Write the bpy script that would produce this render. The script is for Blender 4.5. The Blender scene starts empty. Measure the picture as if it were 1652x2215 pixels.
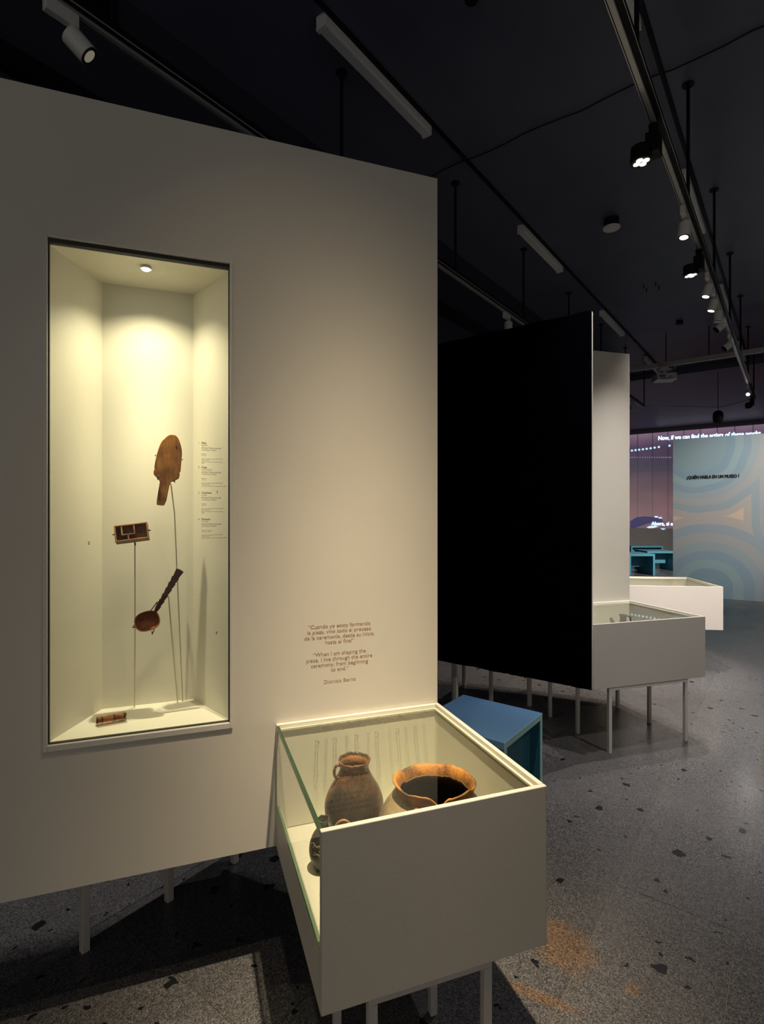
import bpy, bmesh, math, random
from mathutils import Vector, Matrix, Quaternion, noise

random.seed(7)
C = bpy.context.scene.collection
S = bpy.context.scene
PI = math.pi

# ------------------------------------------------------------------ camera, world, exposure
cam_d = bpy.data.cameras.new('camera')
cam = bpy.data.objects.new('camera', cam_d)
C.objects.link(cam)
cam.location = (0, 0, 1.5)
cam.rotation_euler = (PI / 2, 0, 0)          # level, looking along +Y
cam_d.sensor_fit = 'VERTICAL'
cam_d.sensor_height = 36.0
cam_d.sensor_width = 36.0
cam_d.lens = 18.93
cam_d.clip_start = 0.02
cam_d.clip_end = 100
S.camera = cam

W = bpy.data.worlds.new('museum_ambient')
S.world = W
W.use_nodes = True
bg = W.node_tree.nodes['Background']
bg.inputs[0].default_value = (1.0, 0.95, 0.88, 1)
bg.inputs[1].default_value = 0.26

S.view_settings.view_transform = 'Standard'
S.view_settings.look = 'None'
S.view_settings.gamma = 1.0
S.view_settings.use_curve_mapping = False
S.view_settings.exposure = 0.0

E_CASE = 880       # spot over the near case
E_WALL = 30       # second spot, further back on the same rail
E_CASE_B = 180     # white spot over the middle case
E_BLACK_A = 110
E_BLACK_B = 320
E_WHITE_C = 240
E_FAR = 14
E_NICHE = 35
WARM = (1.0, 0.81, 0.54)
NEUTRAL = (1.0, 0.93, 0.86)
COOL = (0.72, 0.86, 1.0)
YELLOW = (1.0, 0.885, 0.58)

# ------------------------------------------------------------------ frames
TH_ROOM = math.atan2(1165, 891)              # room's long direction
DX, DY = math.cos(TH_ROOM), math.sin(TH_ROOM)


def R(d, p):
    """room coordinates (d along the room, p towards the left wall) -> world x, y"""
    return (DX * d - DY * p, DY * d + DX * p)


TH_PANEL = math.radians(19.75)

# ------------------------------------------------------------------ mesh helpers


class MB:
    def __init__(self):
        self.bm = bmesh.new()

    def box(self, x0, x1, y0, y1, z0, z1, bev=0.0, M=None):
        g = bmesh.ops.create_cube(self.bm, size=1.0)
        vs = g['verts']
        for v in vs:
            v.co = Vector(((x0 + x1) / 2 + v.co.x * (x1 - x0), (y0 + y1) / 2 + v.co.y * (y1 - y0),
                           (z0 + z1) / 2 + v.co.z * (z1 - z0)))
        if bev > 0:
            es = list({e for v in vs for e in v.link_edges})
            r = bmesh.ops.bevel(self.bm, geom=es, offset=bev, segments=2, affect='EDGES', profile=0.5)
            vs = list({v for f in r['faces'] for v in f.verts} | {v for v in vs if v.is_valid})
        if M is not None:
            for v in vs:
                v.co = M @ v.co
        return self

    def cyl(self, p0, p1, r0, r1=None, n=24, caps=True):
        r1 = r0 if r1 is None else r1
        p0, p1 = Vector(p0), Vector(p1)
        ax = (p1 - p0)
        q = Vector((0, 0, 1)).rotation_difference(ax.normalized())
        a, b = [], []
        for i in range(n):
            t = 2 * PI * i / n
            o = q @ Vector((math.cos(t), math.sin(t), 0))
            a.append(self.bm.verts.new(p0 + o * r0))
            b.append(self.bm.verts.new(p1 + o * r1))
        for i in range(n):
            j = (i + 1) % n
            self.bm.faces.new((a[i], a[j], b[j], b[i]))
        if caps:
            self.bm.faces.new(a[::-1])
            self.bm.faces.new(b)
        return self

    def tube(self, pts, r, n=8, taper=None):
        pts = [Vector(p) for p in pts]
        rings = []
        for k, p in enumerate(pts):
            d = (pts[min(k + 1, len(pts) - 1)] - pts[max(k - 1, 0)]).normalized()
            up = Vector((0, 0, 1)) if abs(d.z) < 0.95 else Vector((1, 0, 0))
            s = d.cross(up).normalized()
            u = s.cross(d)
            rr = r * (taper[k] if taper else 1)
            rings.append([self.bm.verts.new(p + (s * math.cos(2 * PI * i / n) + u * math.sin(2 * PI * i / n)) * rr)
                          for i in range(n)])
        for a, b in zip(rings, rings[1:]):
            for i in range(n):
                j = (i + 1) % n
                self.bm.faces.new((a[i], a[j], b[j], b[i]))
        self.bm.faces.new(rings[0][::-1])
        self.bm.faces.new(rings[-1])
        return self

    def prism(self, poly, y0, y1, M=None, cap0=True, cap1=True):
        """poly in (x, z), extruded along y"""
        a = [self.bm.verts.new((x, y0, z)) for x, z in poly]
        b = [self.bm.verts.new((x, y1, z)) for x, z in poly]
        n = len(poly)
        for i in range(n):
            j = (i + 1) % n
            self.bm.faces.new((a[i], a[j], b[j], b[i]))
        if cap0:
            self.bm.faces.new(a)
        if cap1:
            self.bm.faces.new(b[::-1])
        if M is not None:
            for v in a + b:
                v.co = M @ v.co
        return self

    def plan(self, poly, z0, z1):
        """poly in (x, y), extruded along z"""
        a = [self.bm.verts.new((x, y, z0)) for x, y in poly]
        b = [self.bm.verts.new((x, y, z1)) for x, y in poly]
        n = len(poly)
        for i in range(n):
            j = (i + 1) % n
            self.bm.faces.new((a[i], a[j], b[j], b[i]))
        self.bm.faces.new(a[::-1])
        self.bm.faces.new(b)
        return self

    def ring(self, outer, inner, y0, y1):
        """rectangular frame in (x, z), extruded along y.  rects are x0,x1,z0,z1"""
        def c(r, y):
            x0, x1, z0, z1 = r
            return [self.bm.verts.new(q) for q in ((x0, y, z0), (x1, y, z0), (x1, y, z1), (x0, y, z1))]
        o0, i0, o1, i1 = c(outer, y0), c(inner, y0), c(outer, y1), c(inner, y1)
        for k in range(4):
            j = (k + 1) % 4
            self.bm.faces.new((o0[k], o0[j], i0[j], i0[k]))
            self.bm.faces.new((o1[j], o1[k], i1[k], i1[j]))
            self.bm.faces.new((o0[j], o0[k], o1[k], o1[j]))
            self.bm.faces.new((i0[k], i0[j], i1[j], i1[k]))
        return self

    def lathe(self, prof, n=56, dz=None, wob=0.0, seed=0.0):
        """prof: closed walk (r, z, rim weight) outside bottom -> rim -> inside bottom"""
        rings = []
        for (r, z, w) in prof:
            row = []
            for i in range(n):
                t = 2 * PI * i / n
                rr = r
                if wob:
                    rr *= 1 + wob * noise.noise(Vector((math.cos(t) * 1.6 + seed, math.sin(t) * 1.6, z * 14)))
                zz = z + (dz(t) * w if dz else 0)
                row.append(self.bm.verts.new((rr * math.cos(t), rr * math.sin(t), zz)))
            rings.append(row)
        for a, b in zip(rings, rings[1:]):
            for i in range(n):
                j = (i + 1) % n
                self.bm.faces.new((a[i], a[j], b[j], b[i]))
        self.bm.faces.new(rings[0][::-1])
        self.bm.faces.new(rings[-1])
        return self

    def build(self, name, mat, parent=None, loc=None, rotz=0.0, smooth=False, bevel=0.0):
        bmesh.ops.recalc_face_normals(self.bm, faces=self.bm.faces)
        me = bpy.data.meshes.new(name)
        self.bm.to_mesh(me)
        self.bm.free()
        me.materials.append(mat)
        if smooth:
            for f in me.polygons:
                f.use_smooth = True
        o = bpy.data.objects.new(name, me)
        C.objects.link(o)
        if parent is not None:
            o.parent = parent
        if loc is not None:
            o.location = loc
        o.rotation_euler = (0, 0, rotz)
        if bevel:
            b = o.modifiers.new('bevel', 'BEVEL')
            b.width = bevel
            b.segments = 2
            b.limit_method = 'ANGLE'
        if smooth == 'auto':
            pass
        return o


def sharp(o, deg=35):
    me = o.data
    bm = bmesh.new()
    bm.from_mesh(me)
    for e in bm.edges:
        if len(e.link_faces) == 2 and e.calc_face_angle(0) > math.radians(deg):
            e.smooth = False
    bm.to_mesh(me)
    bm.free()
    for f in me.polygons:
        f.use_smooth = True
    return o


def thing(name, label, cat, loc=(0, 0, 0), rotz=0.0, group=None):
    o = bpy.data.objects.new(name, None)
    C.objects.link(o)
    o.empty_display_size = 0.1
    o.location = loc
    o.rotation_euler = (0, 0, rotz)
    return tag(o, label, cat, group)


def tag(o, label, cat, group=None):
    o['label'] = label
    o['category'] = cat
    if group:
        o['group'] = group
    return o


def struct(o):
    o['kind'] = 'structure'
    return o


def text_mesh(name, body, size, mat, parent, M, align='LEFT', spacing=1.0, bold=0.0, width=None, xscale=1.0, track=1.0, fat=0.0):
    """flat lettering; M places the text plane (x right, y up, facing z) in the parent's frame"""
    cu = bpy.data.curves.new(name, 'FONT')
    cu.body = body
    cu.size = size
    cu.align_x = align
    cu.space_line = spacing
    cu.space_character = track
    cu.offset = bold
    cu.resolution_u = 2
    cu.extrude = 0.0
    tmp = bpy.data.objects.new('tmp', cu)
    C.objects.link(tmp)
    dg = bpy.context.evaluated_depsgraph_get()
    me = bpy.data.meshes.new_from_object(tmp.evaluated_get(dg))
    bpy.data.objects.remove(tmp)
    bpy.data.curves.remove(cu)
    sx = xscale
    if width:
        xs = [v.co.x for v in me.vertices]
        sx = width / (max(xs) - min(xs))
    me.transform(Matrix.Diagonal((sx, 1, 1, 1)))
    if fat:
        bm = bmesh.new()
        for dx, dy in ((-fat, 0), (fat, 0), (0, fat), (0, -fat), (0, 0)):
            n0 = len(bm.verts)
            bm.from_mesh(me)
            bm.verts.ensure_lookup_table()
            for v in bm.verts[n0:]:
                v.co.x += dx
                v.co.y += dy
        bm.to_mesh(me)
        bm.free()
    me.transform(M)
    me.materials.clear()
    me.materials.append(mat)
    me.name = name
    o = bpy.data.objects.new(name, me)
    C.objects.link(o)
    o.parent = parent
    if name.startswith('subtitle'):
        o['kind'] = 'stuff'        # letters too small to pick apart
    return o


def face_front(x, y, z):
    """text plane standing on a board's front (-y) side"""
    return Matrix.Translation((x, y, z)) @ Matrix.Rotation(PI / 2, 4, 'X')


# ------------------------------------------------------------------ materials


def sRGB(r, g, b):
    def f(c):
        c /= 255.0
        return c / 12.92 if c <= 0.04045 else ((c + 0.055) / 1.055) ** 2.4
    return (f(r), f(g), f(b), 1)


class NT:
    def __init__(self, name):
        self.m = bpy.data.materials.new(name)
        self.m.use_nodes = True
        self.nt = self.m.node_tree
        self.b = self.nt.nodes['Principled BSDF']
        self.out = self.nt.nodes['Material Output']

    def n(self, t, **kw):
        nd = self.nt.nodes.new(t)
        for k, v in kw.items():
            if k.startswith('i_'):
                key = k[2:]
                key = int(key) if key.isdigit() else key.replace('_', ' ')
                nd.inputs[key].default_value = v
            else:
                setattr(nd, k, v)
        return nd

    def l(self, a, b):
        self.nt.links.new(a, b)

    def math(self, op, a, b=None, c=None):
        nd = self.nt.nodes.new('ShaderNodeMath')
        nd.operation = op
        for i, x in enumerate((a, b, c)):
            if x is None:
                continue
            if isinstance(x, (int, float)):
                nd.inputs[i].default_value = x
            else:
                self.l(x, nd.inputs[i])
        return nd.outputs[0]

    def mix(self, f, a, b, blend='MIX'):
        nd = self.nt.nodes.new('ShaderNodeMix')
        nd.data_type = 'RGBA'
        nd.blend_type = blend
        for i, x in ((0, f), (6, a), (7, b)):
            if isinstance(x, (int, float)):
                nd.inputs[i].default_value = x
            elif isinstance(x, tuple):
                nd.inputs[i].default_value = x
            else:
                self.l(x, nd.inputs[i])
        return nd.outputs[2]

    def ramp(self, fac, stops, interp='LINEAR'):
        nd = self.nt.nodes.new('ShaderNodeValToRGB')
        cr = nd.color_ramp
        cr.interpolation = interp
        while len(cr.elements) > 1:
            cr.elements.remove(cr.elements[-1])
        cr.elements[0].position = stops[0][0]
        cr.elements[0].color = stops[0][1]
        for p, c in stops[1:]:
            e = cr.elements.new(p)
            e.color = c
        self.l(fac, nd.inputs[0])
        return nd.outputs[0]

    def coord(self, kind='Object'):
        return self.nt.nodes.new('ShaderNodeTexCoord').outputs[kind]

    def pos(self):
        return self.nt.nodes.new('ShaderNodeNewGeometry').outputs['Position']

    def bump(self, h, strength=0.3, dist=0.002):
        nd = self.nt.nodes.new('ShaderNodeBump')
        nd.inputs['Strength'].default_value = strength
        nd.inputs['Distance'].default_value = dist
        self.l(h, nd.inputs['Height'])
        self.l(nd.outputs[0], self.b.inputs['Normal'])

    def set(self, col=None, rough=None, metal=None, spec=None):
        if col is not None:
            if isinstance(col, tuple):
                self.b.inputs['Base Color'].default_value = col
            else:
                self.l(col, self.b.inputs['Base Color'])
        if rough is not None:
            self.b.inputs['Roughness'].default_value = rough
        if metal is not None:
            self.b.inputs['Metallic'].default_value = metal
        if spec is not None:
            self.b.inputs['Specular IOR Level'].default_value = spec
        return self


def paint(name, col, rough=0.55, grain=520, strength=0.25, mottled=0.05, spec=0.35):
    t = NT(name)
    co = t.coord()
    n1 = t.n('ShaderNodeTexNoise', i_Scale=grain, i_Detail=2.0)
    t.l(co, n1.inputs['Vector'])
    n2 = t.n('ShaderNodeTexNoise', i_Scale=2.3, i_Detail=4.0)
    t.l(co, n2.inputs['Vector'])
    dk = tuple(c * (1 - 2 * mottled) for c in col[:3]) + (1,)
    lt = tuple(min(1, c * (1 + mottled)) for c in col[:3]) + (1,)
    t.set(t.mix(n2.outputs[0], dk, lt), rough, spec=spec)
    t.bump(n1.outputs[0], strength, 0.0015)
    return t.m


def plain(name, col, rough=0.5, metal=0.0, spec=0.4, grain=180, amt=0.12):
    t = NT(name)
    n1 = t.n('ShaderNodeTexNoise', i_Scale=grain, i_Detail=3.0)
    t.l(t.coord(), n1.inputs['Vector'])
    dk = tuple(c * (1 - amt) for c in col[:3]) + (1,)
    lt = tuple(min(1, c * (1 + amt)) for c in col[:3]) + (1,)
    t.set(t.mix(n1.outputs[0], dk, lt), rough, metal, spec)
    return t.m


def emit(name, col, strength):
    t = NT(name)
    t.set((0.02, 0.02, 0.02, 1), 0.4)
    t.b.inputs['Emission Color'].default_value = col
    t.b.inputs['Emission Strength'].default_value = strength
    return t.m


def glass(name, tint=(0.93, 0.97, 0.93, 1), ior=1.5, rough=0.0):
    """thin pane: Fresnel reflection over tinted see-through"""
    t = NT(name)
    t.nt.nodes.remove(t.b)
    tr = t.n('ShaderNodeBsdfTransparent')
    tr.inputs[0].default_value = tint
    gl = t.n('ShaderNodeBsdfGlossy')
    gl.inputs['Roughness'].default_value = rough
    fr = t.n('ShaderNodeFresnel')
    fr.inputs['IOR'].default_value = ior
    mx = t.n('ShaderNodeMixShader')
    geo = t.n('ShaderNodeNewGeometry')
    fac = t.math('MULTIPLY', fr.outputs[0], t.math('SUBTRACT', 1.0, geo.outputs['Backfacing']))
    t.l(fac, mx.inputs[0])
    t.l(tr.outputs[0], mx.inputs[1])
    t.l(gl.outputs[0], mx.inputs[2])
    t.l(mx.outputs[0], t.out.inputs['Surface'])
    return t.m


M = {}
M['wall'] = paint('white_wall_paint', (0.66, 0.625, 0.56, 1), 0.6, 620, 0.13)
M['case'] = paint('case_board_paint', (0.53, 0.50, 0.455, 1), 0.5, 560, 0.16)
M['case_in'] = paint('case_lining_paint', (0.72, 0.70, 0.60, 1), 0.6, 600, 0.1)
M['niche'] = paint('niche_lining_paint', (0.74, 0.715, 0.62, 1), 0.65, 420, 0.16)
M['frame'] = plain('grey_frame_paint', (0.64, 0.62, 0.58, 1), 0.45)
M['steel'] = plain('white_painted_steel', (0.60, 0.56, 0.52, 1), 0.4)
M['dark_gap'] = plain('dark_gap_and_hole', (0.03, 0.033, 0.030, 1), 0.5)
M['glass'] = glass('clear_pane', (0.965, 0.975, 0.96, 1))
M['top_glass'] = glass('case_top_pane', (0.955, 0.97, 0.945, 1))
M['black_metal'] = plain('black_metal', (0.005, 0.005, 0.007, 1), 0.6, spec=0.25)
M['alu'] = plain('aluminium_channel', (0.55, 0.53, 0.52, 1), 0.4, 0.4)
M['lamp_body'] = plain('lamp_housing_enamel', (0.90, 0.90, 0.93, 1), 0.45)
M['diffuser'] = plain('unlit_diffuser', (0.85, 0.85, 0.88, 1), 0.5)
M['white_plastic'] = plain('white_plastic', (0.80, 0.79, 0.76, 1), 0.4)
M['ceil'] = paint('midnight_ceiling_paint', (0.125, 0.130, 0.195, 1), 0.45, 160, 0.15, 0.1, 0.35)
M['darkwall'] = paint('midnight_wall_paint', (0.045, 0.048, 0.070, 1), 0.6, 160, 0.15, 0.1, 0.2)
M['blue_top'] = plain('blue_laminate', (0.125, 0.27, 0.50, 1), 0.4, amt=0.05)
M['teal'] = plain('teal_laminate', (0.03, 0.15, 0.21, 1), 0.45, amt=0.05)
M['teal_edge'] = plain('pale_teal_edge', (0.36, 0.62, 0.66, 1), 0.6, amt=0.25)
M['bench'] = plain('turquoise_laminate', (0.07, 0.27, 0.36, 1), 0.45, amt=0.05)
M['lens'] = emit('lit_lens', (1.0, 0.93, 0.80, 1), 8.0)
M['lens_dim'] = emit('dim_lens', (1.0, 0.92, 0.65, 1), 0.16)
M['led'] = emit('lit_diode', (1.0, 0.90, 0.72, 1), 4.0)
M['bulb'] = emit('niche_bulb', (1.0, 0.96, 0.80, 1), 45.0)
M['reflector'] = plain('dark_reflector', (0.10, 0.09, 0.08, 1), 0.2, 0.8)
M['quote'] = plain('brown_vinyl_letters', (0.34, 0.20, 0.11, 1), 0.6)
M['quote_light'] = plain('tan_vinyl_letters', (0.40, 0.27, 0.15, 1), 0.6)
M['ink'] = plain('grey_vinyl_letters', (0.10, 0.085, 0.06, 1), 0.6)
M['ink_light'] = plain('pale_grey_vinyl_letters', (0.26, 0.23, 0.17, 1), 0.6)
M['mural_ink'] = plain('black_vinyl_letters', (0.012, 0.010, 0.012, 1), 0.6)
M['rod'] = plain('painted_wire_rod', (0.62, 0.60, 0.50, 1), 0.4)
M['prong'] = plain('dark_wire', (0.03, 0.03, 0.03, 1), 0.35, 0.5)
M['brass'] = plain('pale_joint_strip', (0.24, 0.20, 0.155, 1), 0.45)
M['wood_pale'] = plain('bare_wood', (0.45, 0.28, 0.12, 1), 0.6)
M['cable_white'] = plain('white_cable', (0.5, 0.5, 0.5, 1), 0.5)

# green glass edge
t = NT('green_glass_edge')
t.set((0.006, 0.040, 0.014, 1), 0.12, spec=0.6)
M['glass_edge'] = t.m
t = NT('pale_green_glass_edge')
t.set((0.14, 0.22, 0.13, 1), 0.2, spec=0.6)
M['glass_edge_pale'] = t.m

# black woven fabric
t = NT('black_fabric')
w = t.n('ShaderNodeTexWave', i_Scale=170.0, i_Distortion=2.0)
t.l(t.coord(), w.inputs['Vector'])
n1 = t.n('ShaderNodeTexNoise', i_Scale=700.0, i_Detail=2.0)
t.l(t.coord(), n1.inputs['Vector'])
t.set(t.mix(n1.outputs[0], (0.0006, 0.0005, 0.001, 1), (0.0025, 0.002, 0.005, 1)), 1.0, spec=0.0)
t.bump(n1.outputs[0], 0.5, 0.002)
M['fabric'] = t.m

# terrazzo
t = NT('dark_terrazzo')
co = t.pos()
v1 = t.n('ShaderNodeTexVoronoi', i_Scale=430.0)
t.l(co, v1.inputs['Vector'])
v2 = t.n('ShaderNodeTexVoronoi', i_Scale=215.0)
t.l(co, v2.inputs['Vector'])
sep1 = t.n('ShaderNodeSeparateColor')
t.l(v1.outputs['Color'], sep1.inputs[0])
sep2 = t.n('ShaderNodeSeparateColor')
t.l(v2.outputs['Color'], sep2.inputs[0])
c1 = t.ramp(sep1.outputs[0], [(0.0, (0.025, 0.024, 0.026, 1)), (0.45, (0.10, 0.098, 0.100, 1)),
                              (0.8, (0.19, 0.183, 0.178, 1)), (1.0, (0.42, 0.40, 0.37, 1))])
c2 = t.ramp(sep2.outputs[1], [(0.0, (0.03, 0.03, 0.032, 1)), (0.5, (0.12, 0.115, 0.115, 1)),
                              (1.0, (0.30, 0.285, 0.27, 1))])
base = t.mix(1.0, t.mix(0.45, c1, c2), (0.76, 0.775, 0.83, 1), 'MULTIPLY')
big = t.n('ShaderNodeTexNoise', i_Scale=1.1, i_Detail=3.0)
t.l(co, big.inputs['Vector'])
base = t.mix(1.0, base, t.ramp(big.outputs[0], [(0.3, (0.86, 0.86, 0.87, 1)), (0.7, (1.08, 1.07, 1.05, 1))]), 'MULTIPLY')
# sparse dark pebbles of uneven outline
dn = t.n('ShaderNodeTexNoise', i_Scale=26.0, i_Detail=2.0)
t.l(co, dn.inputs['Vector'])
vm = t.n('ShaderNodeVectorMath', operation='MULTIPLY_ADD')
t.l(dn.outputs['Color'], vm.inputs[0])
vm.inputs[1].default_value = (0.055, 0.055, 0.0)
t.l(co, vm.inputs[2])


def pebbles(scale, thr, keep):
    v = t.n('ShaderNodeTexVoronoi', i_Scale=scale)
    v.voronoi_dimensions = '2D'
    t.l(vm.outputs[0], v.inputs['Vector'])
    s = t.n('ShaderNodeSeparateColor')
    t.l(v.outputs['Color'], s.inputs[0])
    lim = t.math('MULTIPLY', t.math('ADD', s.outputs[1], 0.35), thr)
    near = t.math('LESS_THAN', v.outputs['Distance'], lim)
    return t.math('MULTIPLY', near, t.math('GREATER_THAN', s.outputs[0], keep))


pb = t.math('MAXIMUM', pebbles(5.0, 0.085, 0.62), pebbles(13.0, 0.105, 0.80))
base = t.mix(pb, base, (0.012, 0.013, 0.015, 1))
# rust-coloured stains, each with its own outline
sn = t.n('ShaderNodeTexNoise', i_Scale=9.0, i_Detail=5.0)
t.l(co, sn.inputs['Vector'])


def stain(x, y, rx, ry, rot, soft=0.35):
    mp = t.n('ShaderNodeMapping')
    mp.vector_type = 'TEXTURE'
    mp.inputs['Location'].default_value = (x, y, 0)
    mp.inputs['Rotation'].default_value = (0, 0, rot)
    mp.inputs['Scale'].default_value = (rx, ry, 1)
    t.l(co, mp.inputs['Vector'])
    ln = t.n('ShaderNodeVectorMath', operation='LENGTH')
    t.l(mp.outputs[0], ln.inputs[0])
    d = t.math('ADD', ln.outputs['Value'], t.math('MULTIPLY', t.math('SUBTRACT', sn.outputs[0], 0.5), 1.3))
    mr = t.n('ShaderNodeMapRange', i_From_Min=1.0 + soft, i_From_Max=1.0 - soft)
    mr.clamp = True
    t.l(d, mr.inputs['Value'])
    return mr.outputs[0]


st = t.math('MAXIMUM', stain(0.625, 1.87, 0.085, 0.115, 0.3), stain(0.50, 1.66, 0.11, 0.022, -0.5))
st = t.math('MAXIMUM', st, stain(0.79, 1.69, 0.026, 0.018, 0.4))
stc = t.mix(1.0, base, (2.3, 1.15, 0.22, 1), 'MULTIPLY')
base = t.mix(t.math('MULTIPLY', st, 0.38), base, stc)
oi = t.n('ShaderNodeObjectInfo')
base = t.mix(1.0, base, t.ramp(oi.outputs['Random'], [(0.0, (0.88, 0.88, 0.89, 1)), (1.0, (1.08, 1.08, 1.08, 1))]), 'MULTIPLY')
t.set(base, 0.24, spec=0.4)
rn = t.ramp(big.outputs[0], [(0.3, (0.2, 0.2, 0.2, 1)), (0.7, (0.33, 0.33, 0.33, 1))])
t.l(rn, t.b.inputs['Roughness'])
M['terrazzo'] = t.m


def wood(name, a, b, c, scale=14.0, rough=0.55, axis=(1, 1, 0.12)):
    t = NT(name)
    mp = t.n('ShaderNodeMapping')
    mp.inputs['Scale'].default_value = axis
    t.l(t.coord(), mp.inputs['Vector'])
    n1 = t.n('ShaderNodeTexNoise', i_Scale=scale * 12, i_Detail=6.0, i_Distortion=0.6)
    t.l(mp.outputs[0], n1.inputs['Vector'])
    n2 = t.n('ShaderNodeTexNoise', i_Scale=scale, i_Detail=4.0)
    t.l(t.coord(), n2.inputs['Vector'])
    g = t.ramp(n1.outputs[0], [(0.3, b), (0.7, a)])
    t.set(t.mix(t.ramp(n2.outputs[0], [(0.42, (0, 0, 0, 1)), (0.68, (1, 1, 1, 1))]), g, c), rough, spec=0.3)
    t.bump(n1.outputs[0], 0.4, 0.001)
    return t.m


M['spade'] = wood('weathered_golden_wood', (0.46, 0.20, 0.045, 1), (0.30, 0.115, 0.025, 1), (0.16, 0.06, 0.018, 1), 16)
M['boxwood'] = wood('worn_box_wood', (0.42, 0.19, 0.05, 1), (0.24, 0.10, 0.028, 1), (0.11, 0.045, 0.014, 1), 22)
M['ladle'] = wood('dark_carved_wood', (0.085, 0.030, 0.016, 1), (0.045, 0.016, 0.009, 1), (0.03, 0.012, 0.008, 1), 18)
M['ladle_bowl'] = wood('reddish_carved_wood', (0.33, 0.115, 0.03, 1), (0.20, 0.065, 0.02, 1), (0.11, 0.035, 0.012, 1), 18)
M['combwood'] = wood('orange_comb_wood', (0.42, 0.16, 0.03, 1), (0.22, 0.075, 0.018, 1), (0.04, 0.018, 0.009, 1), 40)


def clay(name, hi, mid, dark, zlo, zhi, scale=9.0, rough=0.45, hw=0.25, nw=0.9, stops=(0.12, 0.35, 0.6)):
    """burnished clay: soot patches, warmer towards the neck"""
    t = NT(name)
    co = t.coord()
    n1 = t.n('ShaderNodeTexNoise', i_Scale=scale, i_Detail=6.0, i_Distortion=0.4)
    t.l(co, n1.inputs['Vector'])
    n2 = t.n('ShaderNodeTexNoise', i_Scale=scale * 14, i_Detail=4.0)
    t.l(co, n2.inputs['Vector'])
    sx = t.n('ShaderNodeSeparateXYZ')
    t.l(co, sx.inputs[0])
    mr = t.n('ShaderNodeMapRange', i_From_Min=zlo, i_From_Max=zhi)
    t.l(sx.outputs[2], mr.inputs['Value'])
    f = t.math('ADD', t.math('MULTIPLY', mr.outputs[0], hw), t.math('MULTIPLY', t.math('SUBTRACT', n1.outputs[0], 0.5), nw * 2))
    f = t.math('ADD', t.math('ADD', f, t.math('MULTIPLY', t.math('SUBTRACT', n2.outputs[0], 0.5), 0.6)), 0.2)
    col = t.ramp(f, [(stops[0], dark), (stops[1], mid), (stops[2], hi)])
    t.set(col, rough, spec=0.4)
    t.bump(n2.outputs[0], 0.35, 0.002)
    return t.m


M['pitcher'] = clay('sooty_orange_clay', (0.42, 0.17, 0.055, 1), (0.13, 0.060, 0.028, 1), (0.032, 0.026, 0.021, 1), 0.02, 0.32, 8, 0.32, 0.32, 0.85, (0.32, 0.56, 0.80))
M['pitcher_in'] = clay('orange_inner_clay', (0.46, 0.19, 0.06, 1), (0.30, 0.12, 0.04, 1), (0.06, 0.04, 0.025, 1), 0.18, 0.26, 12, 0.5)
M['jar_in'] = clay('jar_inner_clay', (0.50, 0.21, 0.045, 1), (0.16, 0.075, 0.03, 1), (0.022, 0.015, 0.010, 1), 0.19, 0.26, 12, 0.7, 0.9, 0.3, (0.45, 0.75, 1.0))  # orange near the mouth, darker with depth
M['widejar'] = clay('grey_tan_clay', (0.36, 0.26, 0.14, 1), (0.27, 0.20, 0.12, 1), (0.12, 0.095, 0.065, 1), 0.0, 0.36, 9, 0.6)
M['widejar_rim'] = clay('orange_brown_clay', (0.50, 0.21, 0.045, 1), (0.30, 0.12, 0.032, 1), (0.09, 0.05, 0.022, 1), 0.0, 0.4, 14, 0.6)
M['claydark'] = clay('dark_inner_clay', (0.16, 0.08, 0.035, 1), (0.08, 0.042, 0.02, 1), (0.03, 0.02, 0.012, 1), 0.0, 0.6, 14, 0.7)
M['brownjar'] = clay('brown_clay', (0.36, 0.16, 0.06, 1), (0.17, 0.08, 0.035, 1), (0.06, 0.04, 0.025, 1), 0.0, 0.3, 14, 0.5)
M['greyvessel'] = clay('dark_grey_clay', (0.12, 0.10, 0.08, 1), (0.07, 0.06, 0.05, 1), (0.03, 0.027, 0.024, 1), 0.0, 0.3, 14, 0.45)

# small jar: black clay with incised pale dots and lines
t = NT('incised_black_clay')
co = t.coord()
v = t.n('ShaderNodeTexVoronoi', i_Scale=170.0)
t.l(co, v.inputs['Vector'])
dots = t.math('LESS_THAN', v.outputs['Distance'], 0.33)
n1 = t.n('ShaderNodeTexNoise', i_Scale=26.0, i_Detail=1.0)
t.l(co, n1.inputs['Vector'])
zone = t.math('GREATER_THAN', n1.outputs[0], 0.53)
sx = t.n('ShaderNodeSeparateXYZ')
t.l(co, sx.inputs[0])
band = t.math('MULTIPLY', t.math('GREATER_THAN', sx.outputs[2], 0.05), t.math('LESS_THAN', sx.outputs[2], 0.118))
edge = t.math('LESS_THAN', t.math('ABSOLUTE', t.math('SUBTRACT', n1.outputs[0], 0.53)), 0.012)
f = t.math('MULTIPLY', t.math('MAXIMUM', t.math('MULTIPLY', dots, zone), edge), band)
t.set(t.mix(f, (0.03, 0.026, 0.02, 1), (0.36, 0.31, 0.20, 1)), 0.35, spec=0.5)
M['incised'] = t.m

# mural: concentric bands round three centres (x along the wall, z up, in the panel's frame)
t = NT('banded_mural')
sx = t.n('ShaderNodeSeparateXYZ')
t.l(t.coord(), sx.inputs[0])
mx, mz = sx.outputs[0], sx.outputs[2]
wn = t.n('ShaderNodeTexNoise', i_Scale=2.2, i_Detail=0.0)
t.l(t.coord(), wn.inputs['Vector'])


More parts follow.
